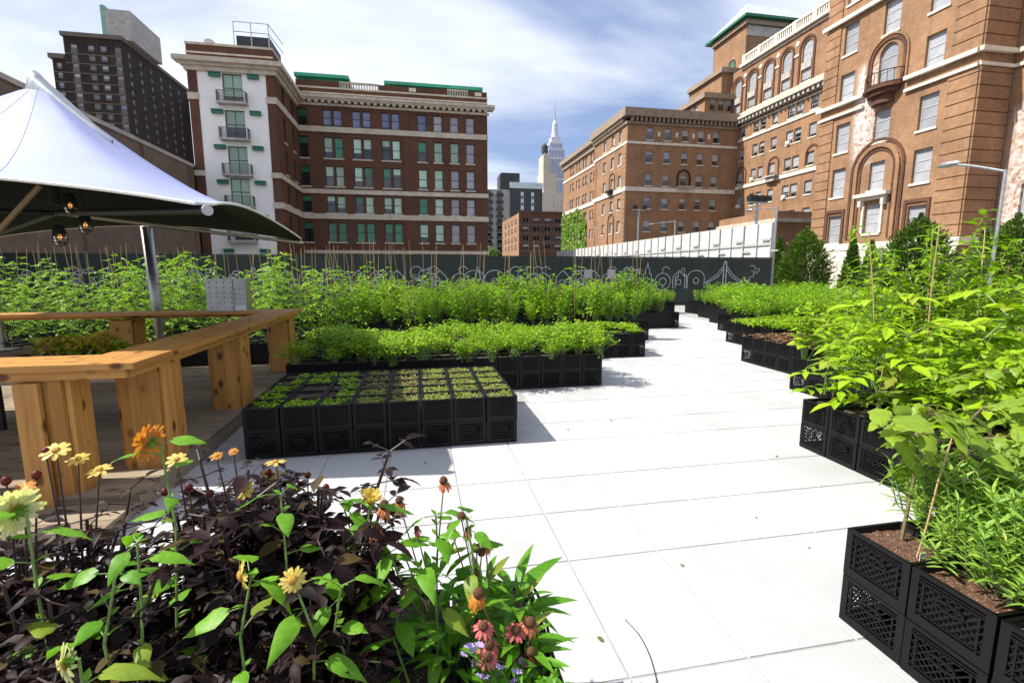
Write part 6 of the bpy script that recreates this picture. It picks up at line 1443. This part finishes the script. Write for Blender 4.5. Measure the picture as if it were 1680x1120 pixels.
sunflower('pale yellow sunflower drooping low over the dark foliage', fpos(104, 1090, 1.05), (PY(150, 1000, 1.0).x, 1.0), (-0.75, -0.2, -0.15), 0.04, 'p_pale', leaves=6, seed=3, n=16, ll=0.1)
sunflower('golden sunflower facing the deck, half hidden in dark leaves', fpos(395, 944, 1.22), (PY(400, 1000, 1.16).x, 1.16), (-0.8, -0.4, 0.0), 0.038, 'p_yellow', leaves=8, seed=4, n=16, ll=0.1)
sunflower('open yellow sunflower beside the golden one', fpos(480, 951, 1.2), (PY(490, 1000, 1.16).x, 1.16), (0.1, -0.7, 0.5), 0.032, 'p_yellow', leaves=8, seed=5, n=16, ll=0.1)
sunflower('yellow sunflower bud opening upright beside the coneflowers', fpos(608, 822, 1.62), (-0.22, 1.55), (0.2, -0.1, 1.0), 0.045, 'p_yellow', leaves=10, seed=6, n=14, droop=-0.5, layers=2)
for k, (u, v, y, fx, fy) in enumerate(sorted(((640, 905, 1.5, -0.05, 1.4), (690, 930, 1.5, 0.02, 1.45), (765, 850, 1.6, 0.12, 1.5), (715, 845, 1.65, 0.02, 1.6), (565, 835, 1.65, -0.2, 1.6), (460, 810, 1.5, -0.42, 1.3), (190, 940, 1.25, -0.72, 1.15), (560, 960, 1.3, -0.2, 1.25), (225, 890, 1.3, -0.66, 1.2)), key=lambda a: -a[3])):
    h = fpos(u, v, y); sunflower('leafy flowerless sunflower stem, ' + ORD[k] + ' from the walkway end of the flower planter', h, (fx, fy), (0, 0, 1), 0.0, 'p_yellow', leaves=10, ll=0.085 if h.x < -0.25 else 0.105, seed=20 + k)['group'] = 'flowerless sunflower stems'
for t_ in []: pass
DH = [g_dahlia(k, 0.50) for k in (1, 2, 3)]
UPc = (0.1, -0.5, 1.0)
def dahlia(x, y, k, s, flowers, label, group='dark dahlias in the planter'):
    t = thing('dark_dahlia', label, 'flower', (x, y, ZT), 0, group); o = link('stem', DH[k][0], t, (0, 0, 0), rnd.uniform(0, 6), s); link('foliage', DH[k][1], t, (0, 0, 0), o.rotation_euler.z, s)
    for i, (u, v, yy, mat, r, nrm) in enumerate(flowers):
        h = fpos(u, v, yy) - Vector((x, y, ZT)); b = MB(); b.tube([(h.x * 0.25, h.y * 0.3, h.z * 0.35), (h.x * 0.7, h.y * 0.75, h.z * 0.72), h - UP * 0.006], [0.004, 0.0022], 5); b.build('flower_stem', 'stem_dark', t)
        if mat: flower(t, h, nrm, r, 9, mat, 'disc_gold', 0.1, 0.3, 0.2, 0.45, None, 1, i)
        else: b = MB(); b.lathe([(0.001, -0.012), (0.011, -0.004), (0.012, 0.006), (0.006, 0.014), (0.001, 0.016)], 9, h); b.build('flower_bud', 'p_red', t, smooth=True)
    return t
UPc = (0.1, -0.5, 1.0)
def DX_(u, y): return PY(u, 940, y).x
dahlia(DX_(120, 1.60), 1.60, 0, 1.15, [(92, 738, 1.6, 'p_yellow', 0.036, UPc), (128, 752, 1.62, 'p_yellow', 0.028, UPc), (163, 770, 1.6, 'p_yellow', 0.034, (0, -0.2, 1)), (75, 742, 1.6, None, 0, 0)], 'dark leaved dahlia with three yellow flowers before the timber post')
dahlia(DX_(20, 1.5), 1.5, 1, 1.2, [(40, 800, 1.45, 'p_orange', 0.026, UPc), (60, 780, 1.5, None, 0, 0), (10, 790, 1.45, None, 0, 0)], 'dark leaved dahlia with an orange flower at the planter end')
dahlia(DX_(330, 1.66), 1.66, 2, 1.15, [(290, 753, 1.7, 'p_yellow', 0.032, UPc), (270, 808, 1.66, None, 0, 0), (310, 800, 1.66, None, 0, 0)], 'dark leaved dahlia with one pale yellow flower beside the tall sunflower')
dahlia(DX_(415, 1.70), 1.70, 0, 1.3, [(400, 803, 1.64, 'p_yellow', 0.032, (0, -0.8, 0.7)), (355, 747, 1.74, 'p_orange', 0.02, UPc), (383, 740, 1.74, 'p_orange', 0.017, UPc), (345, 810, 1.7, None, 0, 0), (440, 775, 1.74, None, 0, 0)], 'dark leaved dahlia with yellow and small orange flowers')
dahlia(DX_(500, 1.70), 1.70, 1, 1.35, [(452, 757, 1.7, 'p_yellow', 0.034, (0, 0.1, 1)), (505, 780, 1.74, None, 0, 0), (535, 800, 1.74, None, 0, 0)], 'dark leaved dahlia with one flat topped yellow flower')
dahlia(DX_(545, 1.52), 1.52, 2, 1.1, [], 'flowerless dark dahlia next to the coneflowers')
dahlia(DX_(420, 1.42), 1.42, 1, 1.05, [], 'flowerless dark dahlia in the planter middle'); dahlia(DX_(60, 1.28), 1.28, 0, 1.1, [], 'flowerless dark dahlia below the creamy sunflower'); dahlia(DX_(480, 1.22), 1.22, 2, 0.8, [], 'short flowerless dark dahlia below the golden sunflower'); dahlia(DX_(-60, 1.65), 1.65, 2, 1.1, [], 'flowerless dark dahlia at the outer planter corner'); dahlia(DX_(150, 1.30), 1.30, 1, 0.7, [], 'short flowerless dark dahlia before the gap in the planter')
# coneflowers
def coneflower(x, y, label, flowers, leaves=26, ll=0.16, H=0.2, seed=0):
    rr = random.Random(seed + 300); t = thing('coneflower', label, 'flower', (x, y, ZT), 0, 'coneflowers in the planter'); g = MB()
    for k in range(leaves):
        az = k * 2.4; d = polar(az, rr.uniform(0.3, 1.1)); p = Vector((math.cos(az) * 0.04, math.sin(az) * 0.04, rr.uniform(0, H))); L = ll * rr.uniform(0.7, 1.3); g.leaf(p, d, nrmrand(rr, .3) + d.cross(UP).cross(d) * 0.5, L, L * 0.24, 'lance', rr.uniform(0.2, 0.8), 0.25)
    g.build('foliage', 'l_cone', t, smooth=True)
    for i, (u, v, yy, mat, r, droop) in enumerate(flowers):
        h = fpos(u, v, yy) - Vector((x, y, ZT)); nrm = Vector((rr.uniform(-.2, .2), -0.35 if droop < 0.5 else -0.15, 1)); b = MB(); b.tube([(0, 0, 0), (h.x * 0.6 + rr.uniform(-.02, .02), h.y * 0.5, h.z * 0.55), h - UP * 0.008], [0.0035, 0.0025], 5); st_ = b.build('flower_stem', 'stem_brown', t)
        for q in range(3):
            pass
        if mat: flower(t, h, nrm, r, 13, mat, 'cone', droop, 0.46, 0.42, 0.3, None, 1, i + seed)
        else: b = MB(); b.lathe([(0.001, -0.014), (0.013, -0.008), (0.016, 0.002), (0.011, 0.014), (0.001, 0.018)], 11, h); b.build('seed_head', 'cone', t, smooth=True)
coneflower(0.03, 1.62, 'tall coneflower clump with coral blooms behind the sunflower stems', [(728, 790, 1.66, 'p_coral', 0.035, 0.9), (630, 830, 1.66, 'p_coral', 0.04, 0.9), (655, 822, 1.7, 'p_coral', 0.032, 0.9), (617, 868, 1.6, 'p_coral', 0.04, 0.7), (684, 868, 1.62, 'p_pink', 0.022, 0.8)], 26, 0.12, 0.25, 1)
coneflower(0.20, 1.60, 'coneflower clump with drooping coral blooms and dark seed heads', [(740, 866, 1.62, 'p_coral', 0.034, 0.9), (768, 870, 1.64, 'p_coral', 0.028, 0.9), (797, 893, 1.64, 'p_coral', 0.03, 0.9), (757, 847, 1.6, None, 0, 0), (782, 900, 1.6, None, 0, 0), (790, 906, 1.62, None, 0, 0), (780, 940, 1.58, None, 0, 0)], 26, 0.11, 0.22, 2)
coneflower(0.31, 1.42, 'low coneflower clump with pink blooms at the planter corner', [(785, 975, 1.42, 'p_orange', 0.042, 0.8), (793, 1028, 1.36, 'p_pink', 0.036, 0.3), (870, 1022, 1.42, 'p_coral', 0.042, 0.45), (846, 1034, 1.4, 'p_pink', 0.036, 0.25), (802, 1058, 1.34, 'p_pink', 0.04, 0.45), (800, 1078, 1.30, 'p_pink', 0.036, 0.3), (872, 1070, 1.36, 'p_red', 0.034, 0.7)], 30, 0.11, 0.12, 3)
coneflower(0.33, 1.62, 'leafy flowerless coneflower clump arching over the planter corner', [], 30, 0.16, 0.14, 4); coneflower(0.08, 1.42, 'leafy flowerless coneflower clump between the sunflower stems', [], 30, 0.12, 0.2, 5); coneflower(0.2, 1.25, 'leafy flowerless coneflower clump beside the violet flowers', [], 28, 0.10, 0.10, 6)
# violet fan flowers
vf = thing('fan_flower', 'trailing plant with small violet flowers at the planter corner', 'flower', (0.28, 1.25, ZT)); rr = random.Random(77); g = MB()
for k in range(110): d = polar(rr.uniform(0, 6.28), rr.uniform(0, 0.9)); g.leaf(Vector((rr.uniform(-.12, .12), rr.uniform(-.1, .1), rr.uniform(0, .12))), d, nrmrand(rr, .4), rr.uniform(.03, .06), 0.02, 'ovate', .3)
g.build('foliage', 'l_cone', vf)
for k, (u, v) in enumerate(((770, 1062), (778, 1068), (764, 1072), (795, 1108), (778, 1110), (815, 1105), (848, 1104), (868, 1112), (858, 1085), (822, 1092), (840, 1115), (775, 1088), (786, 1060))):
    h = fpos(u, v, 1.28 + 0.03 * (k % 3)) - Vector((0.28, 1.25, ZT)); b = MB()
    for j in range(5): d = polar(0.7 * j + k, 0.45); b.leaf(h, d, UP, 0.017, 0.009, 'petal', 0.2, 0.1)
    o = b.build('flower', 'p_violet', vf); b = MB(); b.tube([(h.x * 0.3, h.y * 0.3, 0), h], 0.0015, 4); b.build('flower_stem', 'stem', o)
# irrigation hose
def hose(label, pts, r, mat='hose'):
    b = MB(); cps = [Vector(p) for p in pts]; out = []
    for i in range(len(cps) - 1):
        p0, p1, p2, p3 = cps[max(i - 1, 0)], cps[i], cps[i + 1], cps[min(i + 2, len(cps) - 1)]
        for k in range(8):
            t = k / 8; out.append(0.5 * ((2 * p1) + (p2 - p0) * t + (2 * p0 - 5 * p1 + 4 * p2 - p3) * t * t + (3 * p1 - p0 - 3 * p2 + p3) * t ** 3))
    b.tube(out + [cps[-1]], r, 6); tag(b.build('irrigation_hose', mat, smooth=True), label, 'hose')
hose('black drip hose looped over the flower planter edge', [(0.3, 1.78, 0.50), (0.42, 1.75, 0.535), (0.452, 1.62, 0.45), (0.45, 1.45, 0.30), (0.455, 1.3, 0.12), (0.47, 1.1, 0.008)], 0.006)
hose('thin dark wire lying curved on the white pavers', [tuple(G(1025, 1015, 0.004)), tuple(G(1048, 1040, 0.004)), tuple(G(1066, 1075, 0.004)), tuple(G(1078, 1118, 0.004)), tuple(G(1085, 1150, 0.004))], 0.0022)

fl = MB(); fl.leaf((0, 0, 0.004), (1, 0, 0.05), UP, 0.05, 0.03, 'ovate', 0.1, 0.35); fl = fl.mesh('fallen_leaf', 'l_dry')
for k, (u, v) in enumerate(((930, 705), (1160, 640), (1275, 748), (1000, 690), (1120, 930), (870, 690), (980, 1045), (1240, 850), (700, 760), (1060, 610), (930, 655), (1330, 900))):
    p = G(u, v); tag(link('fallen_leaf', fl, None, (p.x, p.y, 0.002), k * 1.9, rnd.uniform(0.35, 0.9)), 'small dry fallen leaf lying on the white pavers', 'leaf', 'fallen leaves on the pavers')
